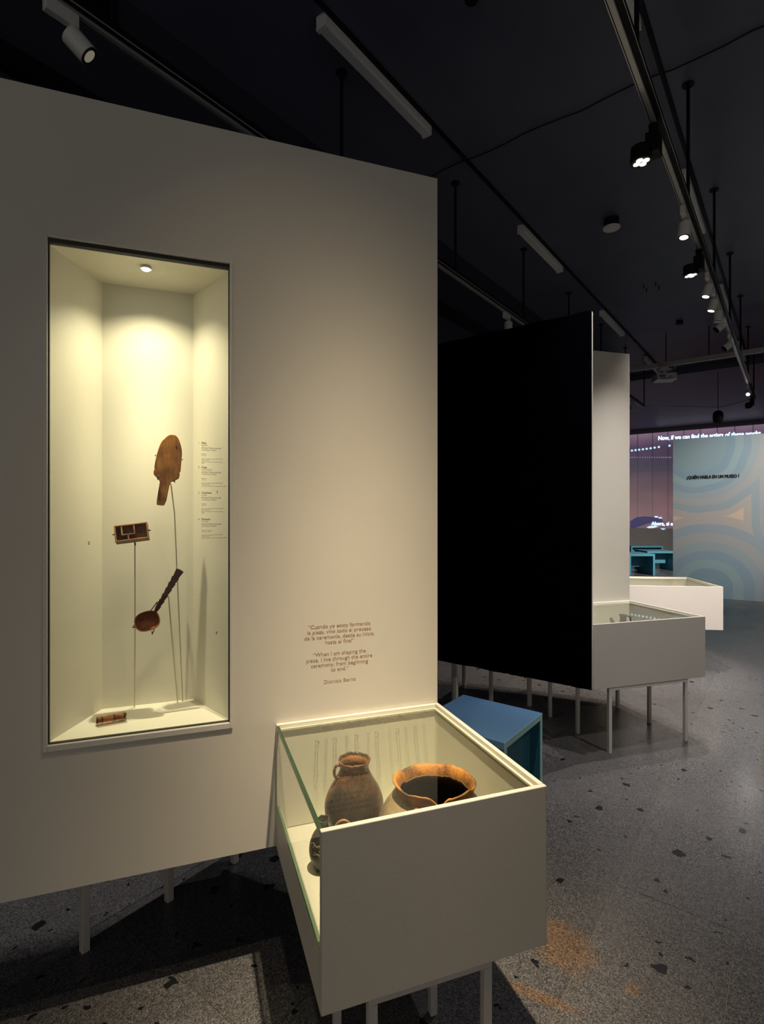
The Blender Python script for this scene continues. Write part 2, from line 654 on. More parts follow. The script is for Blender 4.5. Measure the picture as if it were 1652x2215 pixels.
def rbox(cx, cz, hw, hh, stepped=0.0):
    qx = t.math('MAXIMUM', t.math('SUBTRACT', t.math('ABSOLUTE', t.math('SUBTRACT', mx, cx)), hw), 0.0)
    qz = t.math('MAXIMUM', t.math('SUBTRACT', t.math('ABSOLUTE', t.math('SUBTRACT', mz, cz)), hh), 0.0)
    d = t.math('SQRT', t.math('ADD', t.math('MULTIPLY', qx, qx), t.math('MULTIPLY', qz, qz)))
    if stepped:
        d = t.math('ADD', d, t.math('MULTIPLY', t.math('SUBTRACT', wn.outputs[0], 0.5), stepped))
    return d


da = t.math('DIVIDE', rbox(0.554, 0.0, 0.04, 0.20), 0.155)
db = t.math('MAXIMUM', t.math('ADD', t.math('DIVIDE', t.math('SUBTRACT', rbox(0.36, 2.66, 0.04, 0.04, 0.10), 0.42), 0.117), 1.0), 0.0)
dc = t.math('DIVIDE', rbox(2.25, 1.70, 0.30, 0.35), 0.111)
dm = t.math('DIVIDE', t.math('MINIMUM', t.math('MINIMUM', da, db), dc), 10.0)
bands = [sRGB(122, 142, 150), sRGB(116, 140, 152), sRGB(130, 150, 156), sRGB(122, 142, 154), sRGB(136, 148, 154),
         sRGB(146, 149, 150), sRGB(134, 146, 154), sRGB(156, 152, 149), sRGB(182, 163, 146)]
col = t.ramp(dm, [(i * 0.1, c) for i, c in enumerate(bands)], 'CONSTANT')
t.set(t.mix(1.0, col, (1.25, 1.25, 1.25, 1), 'MULTIPLY'), 0.6, spec=0.2)
M['mural'] = t.m

# projected picture (a light-giving screen): mauve gate with dark battens, pale smear low down
t = NT('projected_picture_light')
sx = t.n('ShaderNodeSeparateXYZ')
t.l(t.coord(), sx.inputs[0])
px, pz = sx.outputs[0], sx.outputs[2]
grad = t.ramp(t.math('DIVIDE', pz, 3.2), [(0.0, sRGB(86, 62, 74)), (0.18, sRGB(104, 66, 72)), (0.42, sRGB(84, 60, 68)),
                                          (0.66, sRGB(62, 56, 72)), (0.85, sRGB(78, 62, 82)), (1.0, sRGB(128, 104, 122))])
pn = t.n('ShaderNodeTexNoise', i_Scale=1.6, i_Detail=3.0)
t.l(t.coord(), pn.inputs['Vector'])
grad = t.mix(1.0, grad, t.ramp(pn.outputs[0], [(0.3, (0.8, 0.8, 0.85, 1)), (0.7, (1.15, 1.1, 1.12, 1))]), 'MULTIPLY')
bx = t.math('FRACT', t.math('DIVIDE', px, 0.46))
bat = t.math('MULTIPLY', t.math('LESS_THAN', bx, 0.075), t.math('GREATER_THAN', pz, 0.30))
grad = t.mix(t.math('MULTIPLY', bat, 0.65), grad, sRGB(40, 40, 58))
hb = t.math('LESS_THAN', t.math('ABSOLUTE', t.math('SUBTRACT', pz, 1.92)), 0.03)
grad = t.mix(t.math('MULTIPLY', hb, 0.4), grad, sRGB(50, 46, 66))
t.set((0.3, 0.3, 0.3, 1), 0.7)
t.l(grad, t.b.inputs['Emission Color'])
t.b.inputs['Emission Strength'].default_value = 1.0
M['projection'] = t.m
M['proj_text'] = emit('projected_subtitle_light', (0.92, 0.97, 1.0, 1), 1.6)
M['proj_glow'] = emit('projected_letter_fringe', (0.10, 0.32, 0.75, 1), 0.9)
M['proj_dot'] = emit('projected_lamp_light', (0.42, 0.68, 1.0, 1), 1.3)
M['proj_dot_small'] = emit('projected_small_lamp_light', (0.32, 0.28, 0.55, 1), 0.7)
M['proj_arm'] = emit('projected_sleeve', sRGB(70, 66, 104), 0.8)
M['proj_shine'] = emit('projected_highlight', (0.55, 0.78, 1.0, 1), 1.2)
M['greywall'] = paint('grey_screen_wall_paint', (0.34, 0.32, 0.30, 1), 0.6, 200, 0.1, 0.05, 0.2)

# ------------------------------------------------------------------ the room
CEIL = 4.40


def room_box(name, mat, d0, d1, p0, p1, z0, z1, parent=None):
    m = MB().plan([R(d0, p0), R(d1, p0), R(d1, p1), R(d0, p1)], z0, z1)
    return m.build(name, mat, parent)


floor = struct(room_box('floor', M['brass'], -4, 20.4, -8, 7.2, -0.12, -0.003))
p_lines = [-8.0, -6.9, -5.8, -4.4, -3.0, -2.0, -1.05, 0.164, 0.568, 1.20, 2.01, 3.06, 4.2, 5.6, 7.2]
d_first = {10: 1.6, 9: 0.985, 8: 7.6, 7: 9.5, 6: 3.277}
for k in range(len(p_lines) - 1):
    a, b = p_lines[k], p_lines[k + 1]
    st = d_first.get(k, 0.6 + (k * 1.37) % 2.4) - 7.2
    cuts = []
    x = st
    while x < 20.4:
        if x > -4:
            cuts.append(x)
        x += 2.4 if k not in (7, 8) else 7.2
    cuts = [-4.0] + cuts + [20.4]
    for c0, c1 in zip(cuts, cuts[1:]):
        g = 0.0012
        room_box('floor_slab', M['terrazzo'], c0 + g, c1 - g, a + g, b - g, -0.05, 0.0, floor)

struct(room_box('ceiling', M['ceil'], -4, 12.3, -8, 7.2, CEIL, CEIL + 0.12))
struct(room_box('trim_1', M['ceil'], 12.3, 20.4, -8, 7.2, CEIL - 0.12, CEIL + 0.12))
wl = struct(room_box('wall_left', M['darkwall'], -4, 12.2, 3.0, 3.2, 0, CEIL))
struct(room_box('wall_far_left', M['darkwall'], 12.2, 20.4, 7.0, 7.2, 0, CEIL - 0.12))
struct(room_box('wall_return', M['darkwall'], 12.0, 12.2, 3.2, 7.2, 0, CEIL))
struct(room_box('wall_right', M['darkwall'], 2.5, 20.4, -8.2, -8.0, 0, CEIL))
DB = 19.75
wb = struct(room_box('wall_back', M['greywall'], DB, DB + 0.2, -8, 7.0, 0, CEIL - 0.12))
struct(room_box('baseboard_back', M['black_metal'], DB - 0.02, DB, -8, 7.0, 0, 0.12))
struct(room_box('trim_2', M['black_metal'], -4, 12.0, 2.95, 3.0, 3.60, 3.72))       # dark ledge on the left wall


# ------------------------------------------------------------------ exhibition panels
ZB, ZT = 0.41, 2.71
B1 = (0.2012, 1.954)
B2 = (1.936, 4.21)
TH_MID = math.radians(17.3)


def leg_bm(x, y, z1=ZB, s=0.024, rot=0.0, z0=0.0):
    m = MB()
    m.box(-s / 2, s / 2, -s / 2, s / 2, z0, z1, 0.002, Matrix.Translation((x, y, 0)) @ Matrix.Rotation(rot, 4, 'Z'))
    return m


panel = thing('exhibition_panel', 'tall white panel with a lit niche and printed quote, on short legs', 'panel',
              (B1[0], B1[1], 0), TH_PANEL)
OUT = (-1.240, -0.718, 0.815, 2.295)          # niche frame, outer edge
INN = (-1.229, -0.727, 0.834, 2.281)
m = MB().ring((-2.7, 0, ZB, ZT), OUT, 0.0, 0.03)
m.build('face_board', M['wall'], panel)
# black cloth over sides and back, open towards the board
m = MB()
poly = [(0.005, 0.006), (0.005, 0.10), (-0.55, 0.68), (-0.78, 0.68), (-1.30, 0.34), (-2.7, 0.34), (-2.7, 0.031)]
m.plan(poly, ZB + 0.002, ZT - 0.002)
m.bm.faces.ensure_lookup_table()
bmesh.ops.delete(m.bm, geom=[f for f in m.bm.faces if all(abs(v.co.y - 0.03) < 0.03 for v in f.verts)], context='FACES')
m.build('cloth_cover', M['fabric'], panel)

# niche
m = MB()
fz0, fz1 = 0.836, 2.272
fr = [(-1.229, 0.016), (-0.727, 0.016)]
bk = [(-1.124, 0.255), (-0.834, 0.255)]


def quad(m, pts):
    m.bm.faces.new([m.bm.verts.new(p) for p in pts])


quad(m, [(*fr[0], fz0), (*bk[0], fz0), (*bk[0], fz1), (*fr[0], fz1)])
quad(m, [(*bk[0], fz0), (*bk[1], fz0), (*bk[1], fz1), (*bk[0], fz1)])
quad(m, [(*bk[1], fz0), (*fr[1], fz0), (*fr[1], fz1), (*bk[1], fz1)])
m.build('niche_wall', M['niche'], panel)
m = MB()
m.plan([fr[0], fr[1], bk[1], bk[0]], fz0 - 0.012, fz0)
m.build('niche_floor', M['niche'], panel)
m = MB()
m.plan([fr[0], fr[1], bk[1], bk[0]], fz1, fz1 + 0.012)
m.build('niche_ceiling', M['niche'], panel)
# frame: four proud strips
x0, x1, z0, z1 = OUT
MB().box(x0, x0 + 0.011, -0.006, 0.028, z0, z1, 0.0015).build('frame_strip', M['frame'], panel)
MB().box(x1 - 0.009, x1, -0.006, 0.028, z0, z1, 0.0015).build('frame_strip', M['frame'], panel)
MB().box(x0 + 0.011, x1 - 0.009, -0.006, 0.028, z1 - 0.008, z1, 0.0015).build('frame_strip', M['frame'], panel)
MB().box(x0 + 0.011, x1 - 0.009, -0.006, 0.028, z0, z0 + 0.018, 0.0015).build('frame_strip', M['frame'], panel)
m = MB().ring((x0 + 0.0115, x1 - 0.0095, z0 + 0.0185, z1 - 0.0085), (x0 + 0.0145, x1 - 0.0125, z0 + 0.0205, z1 - 0.020), 0.004, 0.014)
m.build('dark_gap_strip', M['dark_gap'], panel)  # added dark strip, stands for the dark gap at the frame's underside
gp = MB().box(x0 + 0.013, x1 - 0.011, 0.007, 0.0075, z0 + 0.019, z1 - 0.010).build('glass_pane', M['glass'], panel)
# lettering on the pane
lx = -0.822
yl = 0.0062
rows = [
    (2.273, '1.', 'Pala', 'Spade', 'Madera', 'Wood', 'Atacameño/Lickanantay 900-1470 DC', 'AD 900-1470', 'Museo Chileno de Arte Precolombino,\n0030'),
    (2.0, '2.', 'Caja', 'Container', 'Madera', 'Wood', 'Atacameño/Lickanantay 900-1470 DC', 'AD 900-1470', 'Museo Chileno de Arte Precolombino, 3736'),
    (2.0, '3.', 'Cuchara', 'Ladle', 'Madera', 'Wood', 'Atacameño/Lickanantay 1470-1532 DC', 'AD 1470-1532', 'Museo Chileno de Arte Precolombino,\n0065'),
    (2.0, '4.', 'Peineta', 'Comb', 'Madera, algodón', 'Wood, cotton', 'Atacameño/Lickanantay 900-1470 DC', 'AD 900-1470', 'Museo Chileno de Arte Precolombino, 1603'),
]
LAB_Z = [1.7135, 1.6375, 1.5575, 1.4745]
dark_M, light_M = [], []
for zt, (_, num, a, b, c_, d_, e_, f_, g_) in zip(LAB_Z, rows):
    text_mesh('label_number', num, 0.0085, M['ink'], gp, face_front(lx, yl, zt))
    x = lx + 0.0105
    text_mesh('label_title', a, 0.0088, M['ink'], gp, face_front(x, yl, zt), fat=0.00022)
    text_mesh('label_translation', b, 0.0080, M['ink_light'], gp, face_front(x, yl, zt - 0.0068))
    text_mesh('label_artist', 'Artista Desconocido', 0.0085, M['ink'], gp, face_front(x, yl, zt - 0.0150), width=0.0585)
    text_mesh('label_artist', 'Unknown Artist', 0.0085, M['ink_light'], gp, face_front(x, yl, zt - 0.0216), width=0.0440)
    text_mesh('label_material', c_ + '\n' + d_, 0.0050, M['ink'], gp, face_front(x, yl, zt - 0.0335), spacing=0.92)
    text_mesh('label_origin', '–\n' + e_ + '\n' + f_ + '\n' + g_, 0.0050, M['ink'], gp, face_front(x, yl, zt - 0.0435), spacing=0.93, xscale=0.83)
for (nx, nz, tx) in ((-1.128, 1.405, '2'), (-0.768, 1.559, '1'), (-0.770, 1.114, '3')):
    text_mesh('glass_number', tx, 0.012, M['ink'], gp, face_front(nx, yl, nz), bold=0.0003)
# niche lamp
lp = MB().cyl((-0.976, 0.075, fz1 - 0.008), (-0.976, 0.075, fz1 - 0.0005), 0.016, n=20).build('niche_lamp', M['frame'], panel)
MB().cyl((-0.976, 0.075, fz1 - 0.011), (-0.976, 0.075, fz1 - 0.0085), 0.010, n=20).build('bulb', M['bulb'], lp)
ld = bpy.data.lights.new('niche_beam', 'SPOT')
ld.energy = E_NICHE
ld.color = YELLOW
ld.spot_size = math.radians(124)
ld.spot_blend = 1.0
ld.shadow_soft_size = 0.008
lo = bpy.data.objects.new('niche_beam', ld)
C.objects.link(lo)
lo.parent = panel
lo.location = (-0.976, 0.075, fz1 - 0.013)
lo.rotation_euler = (math.radians(8), 0, 0)

# legs of the panel, turned with the room
for (a, b) in ((-1.184, 0.305), (-0.921, 0.465), (-0.664, 0.614), (-1.62, 0.30), (-2.1, 0.30)):
    leg_bm(a, b, ZB, 0.026, TH_ROOM - TH_PANEL).build('leg', M['steel'], panel)

# the printed quote
qx = -0.366
q1 = '“Cuando yo estoy formando\nla pieza, vivo todo el proceso\nde la ceremonia, desde su inicio\nhasta el final”'
q2 = '“When I am shaping the\npiece, I live through the entire\nceremony, from beginning\nto end.”'
QS = 0.0182
text_mesh('quote_lettering', q1, QS, M['quote'], panel, face_front(qx, -0.0006, 1.1095), 'CENTER', 1.0, width=0.243)
text_mesh('quote_lettering', q2, QS, M['quote'], panel, face_front(qx, -0.0006, 1.016), 'CENTER', 1.0, width=0.231)
text_mesh('quote_signature', 'Dionisia Berna', QS, M['quote_light'], panel, face_front(qx, -0.0006, 0.922), 'CENTER', width=0.112)

# middle white panel
p2 = thing('exhibition_panel', 'plain white panel rising behind the middle glass case', 'panel', (B2[0], B2[1], 0), TH_MID)
MB().box(-1.24, 0, 0, 0.03, ZB, 2.735, 0.003).build('face_board', M['wall'], p2)
MB().plan([(-0.004, 0.031), (-0.004, 0.06), (-0.55, 0.55), (-1.0, 0.86), (-1.4, 0.45), (-1.24, 0.031)], ZB + 0.001, 2.73).build('cloth_cover', M['fabric'], p2)
for (a, b) in ((-0.771, 0.196), (-0.59, 0.489), (-1.04, 0.79), (-1.016, 0.357), (-1.33, 0.372)):
    leg_bm(a, b, ZB, 0.026, TH_ROOM - TH_PANEL).build('leg', M['steel'], p2)

# black cloth screen
sc = thing('cloth_screen', 'tall black cloth covered screen with thin white edge beside the middle case', 'screen',
           (*R(3.372, 0.975), 0), TH_ROOM)
# local x along the room, y towards the left wall
m = MB()
n = 60
top = [(0.0, 2.715)]
ys = [1.55 * i / n for i in range(n + 1)]
front, back = [], []
for i, y in enumerate(ys):
    w = 0.005 * noise.noise(Vector((y * 9, 0, 0))) + 0.002 * noise.noise(Vector((y * 40, 3, 0)))
    w2 = 0.006 * noise.noise(Vector((y * 7, 9, 0))) + 0.004 * noise.noise(Vector((y * 34, 5, 0)))
    front.append((m.bm.verts.new((-0.004, y, 0.418 + w2)), m.bm.verts.new((-0.004, y, 2.725 + w))))
    back.append((m.bm.verts.new((0.0005, y, 0.418 + w2)), m.bm.verts.new((0.0005, y, 2.725 + w))))
for i in range(n):
    m.bm.faces.new((front[i][0], front[i + 1][0], front[i + 1][1], front[i][1]))
    m.bm.faces.new((back[i + 1][0], back[i][0], back[i][1], back[i + 1][1]))
    for k in (0, 1):
        m.bm.faces.new((front[i][k], back[i][k], back[i + 1][k], front[i + 1][k]))
m.bm.faces.new((front[0][0], front[0][1], back[0][1], back[0][0]))
m.bm.faces.new((front[n][0], back[n][0], back[n][1], front[n][1]))
m.build('black_cloth', M['fabric'], sc)
MB().box(0.001, 0.024, 0.0, 1.55, 0.42, 2.722, 0.002).build('board', M['wall'], sc)
MB().box(0.0245, 0.05, 0.95, 0.975, 0.0, 0.60).build('leg', M['steel'], sc)
MB().box(0.0245, 0.05, 1.45, 1.475, 0.0, 0.60).build('leg', M['steel'], sc)

# ------------------------------------------------------------------ glass topped cases
ZC = 0.81


def make_case(label, w, dep, B, th, leg_a, rows_b, lettering=True):
    t = thing('display_case', label, 'display case', (B[0], B[1], 0), th)
    T = 0.014
    FL = 0.47
    MB().box(-w, 0, -dep, -dep + T, ZB, ZC, 0.002).build('front_board', M['case'], t)
    MB().box(-T, 0, -dep + T + 0.0005, -0.001, ZB, ZC, 0.002).build('side_board', M['case'], t)
    MB().box(-w, -T - 0.0005, -T - 0.001, -0.001, FL + 0.001, ZC, 0.002).build('back_board', M['case_in'], t)
    MB().box(-w, -w + T, -dep + T + 0.0005, -T - 0.0015, ZB, 0.538, 0.002).build('sill_board', M['case'], t)
    MB().box(-w + T + 0.0005, -T - 0.0005, -dep + T + 0.0005, -T - 0.0015, FL - 0.015, FL).build('case_floor', M['case_in'], t)
    MB().box(-w, -T - 0.0005, -T - 0.001, -0.001, ZB, FL, 0.001).build('rear_skirt', M['case'], t)
    # battens that carry the lid
    for (bx0, bx1, by0, by1) in ((-T - 0.008, -T - 0.0005, -dep + T + 0.0105, -T - 0.0085),
                                 (-w + 0.012, -T - 0.0005, -dep + T + 0.0005, -dep + T + 0.010),
                                 (-w + 0.012, -T - 0.0005, -T - 0.0080, -T - 0.0016)):
        MB().box(bx0, bx1, by0, by1, 0.7915, 0.7970).build('lid_batten', M['case_in'], t)
    # linings: the inner faces are the pale tint, seen through the glass
    MB().box(-T - 0.0022, -T - 0.0004, -dep + T + 0.001, -T - 0.0016, FL + 0.0005, 0.7785).build('side_lining', M['case_in'], t)
    # glass lid with its thick green edge on the open side
    lid = MB().box(-w + 0.008, -T - 0.002, -dep + T + 0.002, -T - 0.003, 0.7985, 0.799).build('glass_lid', M['top_glass'], t)
    MB().box(-w, -w + 0.008, -dep + T + 0.001, -T - 0.002, 0.7955, 0.8055).build('lid_edge', M['glass_edge'], lid)
    sg = MB().box(-w + 0.003, -w + 0.0035, -dep + T + 0.001, -T - 0.002, 0.546, 0.795).build('side_glass', M['glass'], t)
    MB().box(-w + 0.0005, -w + 0.0085, -dep + T + 0.001, -T - 0.002, 0.538, 0.546).build('glass_bottom_edge', M['glass_edge_pale'], sg)
    # legs and rails
    for b in rows_b:
        for a in leg_a:
            leg_bm(a, b, ZB - 0.0225, 0.022).build('leg', M['steel'], t)
        MB().box(leg_a[0] - 0.011, leg_a[1] + 0.011, b - 0.011, b + 0.011, ZB - 0.022, ZB - 0.0005, 0.0015).build('leg_rail', M['steel'], t)
    if lettering:
        k = 0
        for a in (-0.445, -0.415, -0.385, -0.345, -0.312, -0.272, -0.24, -0.195, -0.165, -0.135, -0.10, -0.068):
            if a < -w + 0.06:
                continue
            long_ = k % 2 == 0
            body = ('Artista Desconocido\nUnknown Artist' if long_ else 'Museo Chileno de\nArte Precolombino')
            Mx = Matrix.Translation((a, -0.030, 0.7993)) @ Matrix.Rotation(-PI / 2, 4, 'Z')
            text_mesh('lid_lettering', body, 0.0085 if long_ else 0.006, M['ink'], lid, Mx, spacing=0.95)
            k += 1
    return t


case1 = make_case('nearest white glass-topped case holding four clay vessels, under the printed quote', 0.581, 0.634, B1, TH_PANEL,
                  (-0.458, -0.162), (-0.612, -0.305, 0.0))
case2 = make_case('middle glass-topped case on white legs beside the black cloth screen', 0.885, 0.680, B2, TH_MID,
                  (-0.750, -0.150), (-0.662, -0.355, -0.04), False)
case3 = make_case('farthest bright white glass-topped case, partly behind the middle one', 0.885, 0.745, (3.234, 5.70),
                  math.radians(-7.0), (-0.745, -0.115), (-0.60, -0.33, -0.06), False)

# ------------------------------------------------------------------ pots in the near case
def loc_case(B, th, a, b, z):
    c, s = math.cos(th), math.sin(th)
    return (B[0] + a * c - b * s, B[1] + a * s + b * c, z)


FLZ = 0.4702


def smooth_profile(pts, sub=4):
    """Catmull-Rom through (r, z)"""
    out = []
    P = [pts[0]] + list(pts) + [pts[-1]]
    for i in range(1, len(P) - 2):
        p0, p1, p2, p3 = P[i - 1], P[i], P[i + 1], P[i + 2]
        for k in range(sub):
            u = k / sub
            out.append(tuple(0.5 * ((2 * p1[j]) + (-p0[j] + p2[j]) * u + (2 * p0[j] - 5 * p1[j] + 4 * p2[j] - p3[j]) * u * u
                                    + (-p0[j] + 3 * p1[j] - 3 * p2[j] + p3[j]) * u ** 3) for j in range(2)))
    out.append(pts[-1])
    return out


def make_pot(name, label, loc, outer, th, mat, inmat, rim=None, wob=0.02, seed=0.0, rz=0.0, n=64, group=None, rimmat=None):
    t = thing(name, label, 'pottery', loc, rz, group)
    prof = smooth_profile(outer)
    zmax = prof[-1][1]
    wgt = lambda z: max(0.0, min(1.0, (z - zmax * 0.72) / (zmax * 0.28))) ** 1.5
    o = [(r, z, wgt(z)) for r, z in prof]
    rt = prof[-1]
    # outside wall up to the lip
    lip = [(rt[0] - th * 0.25, rt[1] + th * 0.3, 1), (rt[0] - th * 0.75, rt[1] + th * 0.25, 1)]
    inn = [(max(r - th, 0.002), max(z, th), wgt(z)) for r, z in prof[::-1]]
    k = len(o)
    m = MB()
    m.lathe(o + lip + inn[:3], n, rim, wob, seed)
    m.bm.faces.ensure_lookup_table()
    # drop the cap closing the mouth
    big = [f for f in m.bm.faces if len(f.verts) > 8]
    big.sort(key=lambda f: f.calc_center_median().z)
    bmesh.ops.delete(m.bm, geom=[big[-1]], context='FACES_ONLY')
    body = m.build('body', mat, t, smooth=True)
    m = MB()
    m.lathe(inn[2:], n, rim, wob, seed)
    big = [f for f in m.bm.faces if len(f.verts) > 8]
    big.sort(key=lambda f: f.calc_center_median().z)
    bmesh.ops.delete(m.bm, geom=[big[-1]], context='FACES_ONLY')
    m.build('inside', inmat, t, smooth=True)
    return t


def rim_noise(amp, f, seed):
    return lambda t: amp * (noise.noise(Vector((math.cos(t) * f + seed, math.sin(t) * f, seed)))
                            + 0.6 * noise.noise(Vector((math.cos(t) * f * 4 + seed, math.sin(t) * f * 4, seed))))


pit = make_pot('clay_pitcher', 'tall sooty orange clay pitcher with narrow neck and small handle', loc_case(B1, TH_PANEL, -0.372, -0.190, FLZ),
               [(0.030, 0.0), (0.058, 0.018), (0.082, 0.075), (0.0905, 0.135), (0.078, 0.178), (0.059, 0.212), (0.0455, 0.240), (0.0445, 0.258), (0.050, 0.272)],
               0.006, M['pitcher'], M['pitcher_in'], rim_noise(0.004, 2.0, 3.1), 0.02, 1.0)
m = MB()
hp = []
for k in range(13):
    u = k / 12
    ang = -0.35 + u * (PI + 0.55)
    hp.append((-0.051 - 0.012 * math.sin(ang) - 0.001, 0.0, 0.244 + 0.020 * math.cos(ang)))
hm = m.tube(hp, 0.0045, 8, [1.3] + [1] * 11 + [1.3]).build('handle', M['pitcher'], pit, rotz=math.radians(22), smooth=True)
m = MB()
m.cyl((-0.069, -0.049, 0.175), (-0.0655, -0.047, 0.1735), 0.0055, n=10).build('wall_hole', M['dark_gap'], pit)


def notch(t):
    # worn rim with one deep break at the front
    base = rim_noise(0.006, 2.2, 8.3)(t)
    d = (t - math.radians(291) + PI) % (2 * PI) - PI
    return base - 0.020 * math.exp(-(d / 0.16) ** 2) - 0.009 * math.cos(t - math.radians(110))


jar = make_pot('wide_clay_jar', 'wide round clay jar with a broken orange rim, beside the pitcher', loc_case(B1, TH_PANEL, -0.204, -0.405, FLZ),
               [(0.05, 0.0), (0.095, 0.022), (0.145, 0.085), (0.158, 0.140), (0.147, 0.192), (0.123, 0.230), (0.1065, 0.248), (0.1050, 0.256)],
               0.008, M['widejar'], M['jar_in'], notch, 0.018, 4.0, rz=-TH_PANEL, n=96)
# flared orange rim as a part of its own
m = MB()
rp = [(0.1075, 0.249, 0.55), (0.1070, 0.259, 0.8), (0.1105, 0.269, 0.95), (0.1172, 0.2805, 1), (0.1145, 0.2835, 1), (0.1075, 0.279, 1), (0.102, 0.268, 0.9), (0.0975, 0.258, 0.7), (0.0975, 0.250, 0.4)]
m.lathe(rp, 96, notch, 0.018, 4.0)
bmesh.ops.delete(m.bm, geom=[f for f in m.bm.faces if len(f.verts) > 8], context='FACES_ONLY')
m.build('rim', M['widejar_rim'], jar, smooth=True)
m = MB()
ang = math.radians(262)
ux, uy = math.cos(ang), math.sin(ang)
m.tube([(ux * r, uy * r, z) for r, z in ((0.104, 0.250), (0.122, 0.248), (0.138, 0.236), (0.146, 0.216), (0.144, 0.190))], 0.010, 10, [1.2, 1, 1, 1, 1.2])
for v in m.bm.verts:
    pass
m.build('handle', M['widejar_rim'], jar, smooth=True)

sj = make_pot('incised_clay_jar', 'small black clay jar with pale incised dots, left of the pitcher', loc_case(B1, TH_PANEL, -0.484, -0.250, FLZ),
              [(0.015, 0.0), (0.028, 0.010), (0.040, 0.045), (0.0395, 0.072), (0.030, 0.100), (0.0165, 0.120), (0.0148, 0.134), (0.0175, 0.145)],
              0.003, M['incised'], M['greyvessel'], rim_noise(0.004, 2.0, 5.5), 0.02, 2.0, n=48)

hj = make_pot('handled_clay_jar', 'small brown clay jar whose arched handle shows over the front board', loc_case(B1, TH_PANEL, -0.476, -0.440, FLZ),
              [(0.020, 0.0), (0.038, 0.012), (0.052, 0.060), (0.048, 0.105), (0.032, 0.150), (0.026, 0.175), (0.030, 0.195)],
              0.004, M['brownjar'], M['claydark'], None, 0.02, 6.0, n=48)
hp = []
for k in range(15):
    u = PI * k / 14
    hp.append((0.029 * math.cos(u), 0.0, 0.190 + 0.050 * math.sin(u)))
MB().tube(hp, 0.0035, 8).build('handle', M['brownjar'], hj, smooth=True)

# vessels in the middle case
ev = make_pot('effigy_vessel', 'small dark vessel with a spouted neck inside the middle case', loc_case(B2, TH_MID, -0.300, -0.270, FLZ),
              [(0.03, 0.0), (0.055, 0.02), (0.062, 0.10), (0.058, 0.19), (0.040, 0.225), (0.024, 0.245), (0.022, 0.275), (0.030, 0.292)],
              0.004, M['greyvessel'], M['greyvessel'], None, 0.02, 9.0, n=40)
MB().tube([(-0.045, 0, 0.20), (-0.075, 0, 0.235), (-0.088, 0, 0.27)], 0.014, 10, [1.4, 1.1, 0.7]).build('spout', M['greyvessel'], ev, smooth=True)
MB().tube([(0.026, 0, 0.285), (0.05, 0, 0.275), (0.056, 0, 0.24), (0.045, 0, 0.21)], 0.006, 8).build('handle', M['greyvessel'], ev, smooth=True)
fg = thing('clay_figurine', 'tiny dark clay figurine near the right end of the middle case', 'figurine', loc_case(B2, TH_MID, -0.125, -0.560, FLZ), TH_MID)
MB().lathe([(0.022, 0, 0), (0.026, 0.02, 0), (0.020, 0.16, 0), (0.016, 0.24, 0), (0.012, 0.262, 0)], 20).build('body', M['greyvessel'], fg, smooth=True)
m = MB()
for sx_ in (-1, 1):
    m.cyl((sx_ * 0.016, 0, 0.25), (sx_ * 0.021, 0, 0.290), 0.010, 0.007, 12)
m.build('horns', M['greyvessel'], fg, smooth=True)

# ------------------------------------------------------------------ things in the niche
NB = 0.130          # distance behind the panel's face


def niche_loc(a, b, z):
    return loc_case(B1, TH_PANEL, a, b, z)


# wooden spade: outline in metres about its own centre
sp = thing('wooden_spade', 'large flat wooden spade with a short handle, topmost in the niche', 'spade', niche_loc(-0.9145, NB, 1.640), TH_PANEL)
K = 0.000355      # drawing units -> metres
raw = [(735, 168), (765, 172), (786, 194), (800, 220), (813, 262), (822, 300), (825, 340), (818, 420), (810, 508), (801, 514), (803, 540), (795, 572), (755, 595), (716, 610),
       (707, 640), (690, 720), (680, 775), (657, 825), (620, 824), (590, 818), (592, 770), (605, 690), (619, 606), (606, 585), (562, 540), (562, 510), (571, 494), (568, 470), (578, 420),
       (590, 360), (608, 300), (622, 262), (640, 230), (680, 190), (710, 170)]
blade = [((x - 690) * K * 0.93, (490 - y) * K) for x, y in raw]
m = MB()
m.prism(blade, -0.007, 0.007)
o = m.build('blade', M['spade'], sp, bevel=0.003)
MB().cyl(((772 - 690) * K * 0.93, -0.0075, (490 - 281) * K), ((772 - 690) * K * 0.93, 0.0, (490 - 281) * K), 0.0026, n=10).build('peg_hole', M['dark_gap'], sp)


def add_stand(label, a, z, path, prongs):
    st = thing('display_stand', label, 'stand', niche_loc(a, NB, 0), TH_PANEL, 'wire stands in the niche')
    MB().tube(path, 0.0021, 8).build('rod', M['rod'], st, smooth=True)
    for pr in prongs:
        MB().tube(pr, 0.0017, 6).build('prong', M['prong'], st, smooth=True)
    return st


bt = 0.012       # rod plane behind the things
# prongs hook round the edges of the thing they hold
def hook(x, z, dx, dz, yb=bt, yf=-0.011, l=0.010):
    return [(x - dx * 0.3, yb, z - dz * 0.3), (x, yb, z), (x, yf, z), (x + dx, yf, z + dz)]


ar, zr = -0.9145, 1.640
sx_ = lambda x: (x - 690) * K * 0.93
sz_ = lambda y: (490 - y) * K + zr
add_stand('thin wire stand holding up the wooden spade', ar, zr,
          [(0.004, bt + 0.01, sz_(580)), (0.010, bt + 0.02, sz_(640)), (0.02, bt + 0.05, sz_(900)), (0.045, 0.112, 0.8365)],
          [hook(sx_(600), sz_(580), 0.004, 0.010), hook(sx_(755), sz_(602), -0.003, 0.010),
           [(sx_(577), bt, sz_(367)), (sx_(579), -0.009, sz_(367)), (sx_(584), -0.009, sz_(365))],
           [(sx_(828), bt, sz_(396)), (sx_(827), -0.009, sz_(396)), (sx_(822), -0.009, sz_(396))],
           [(sx_(600), bt, sz_(580)), (0.004, bt + 0.006, sz_(570)), (sx_(755), bt, sz_(602))]])

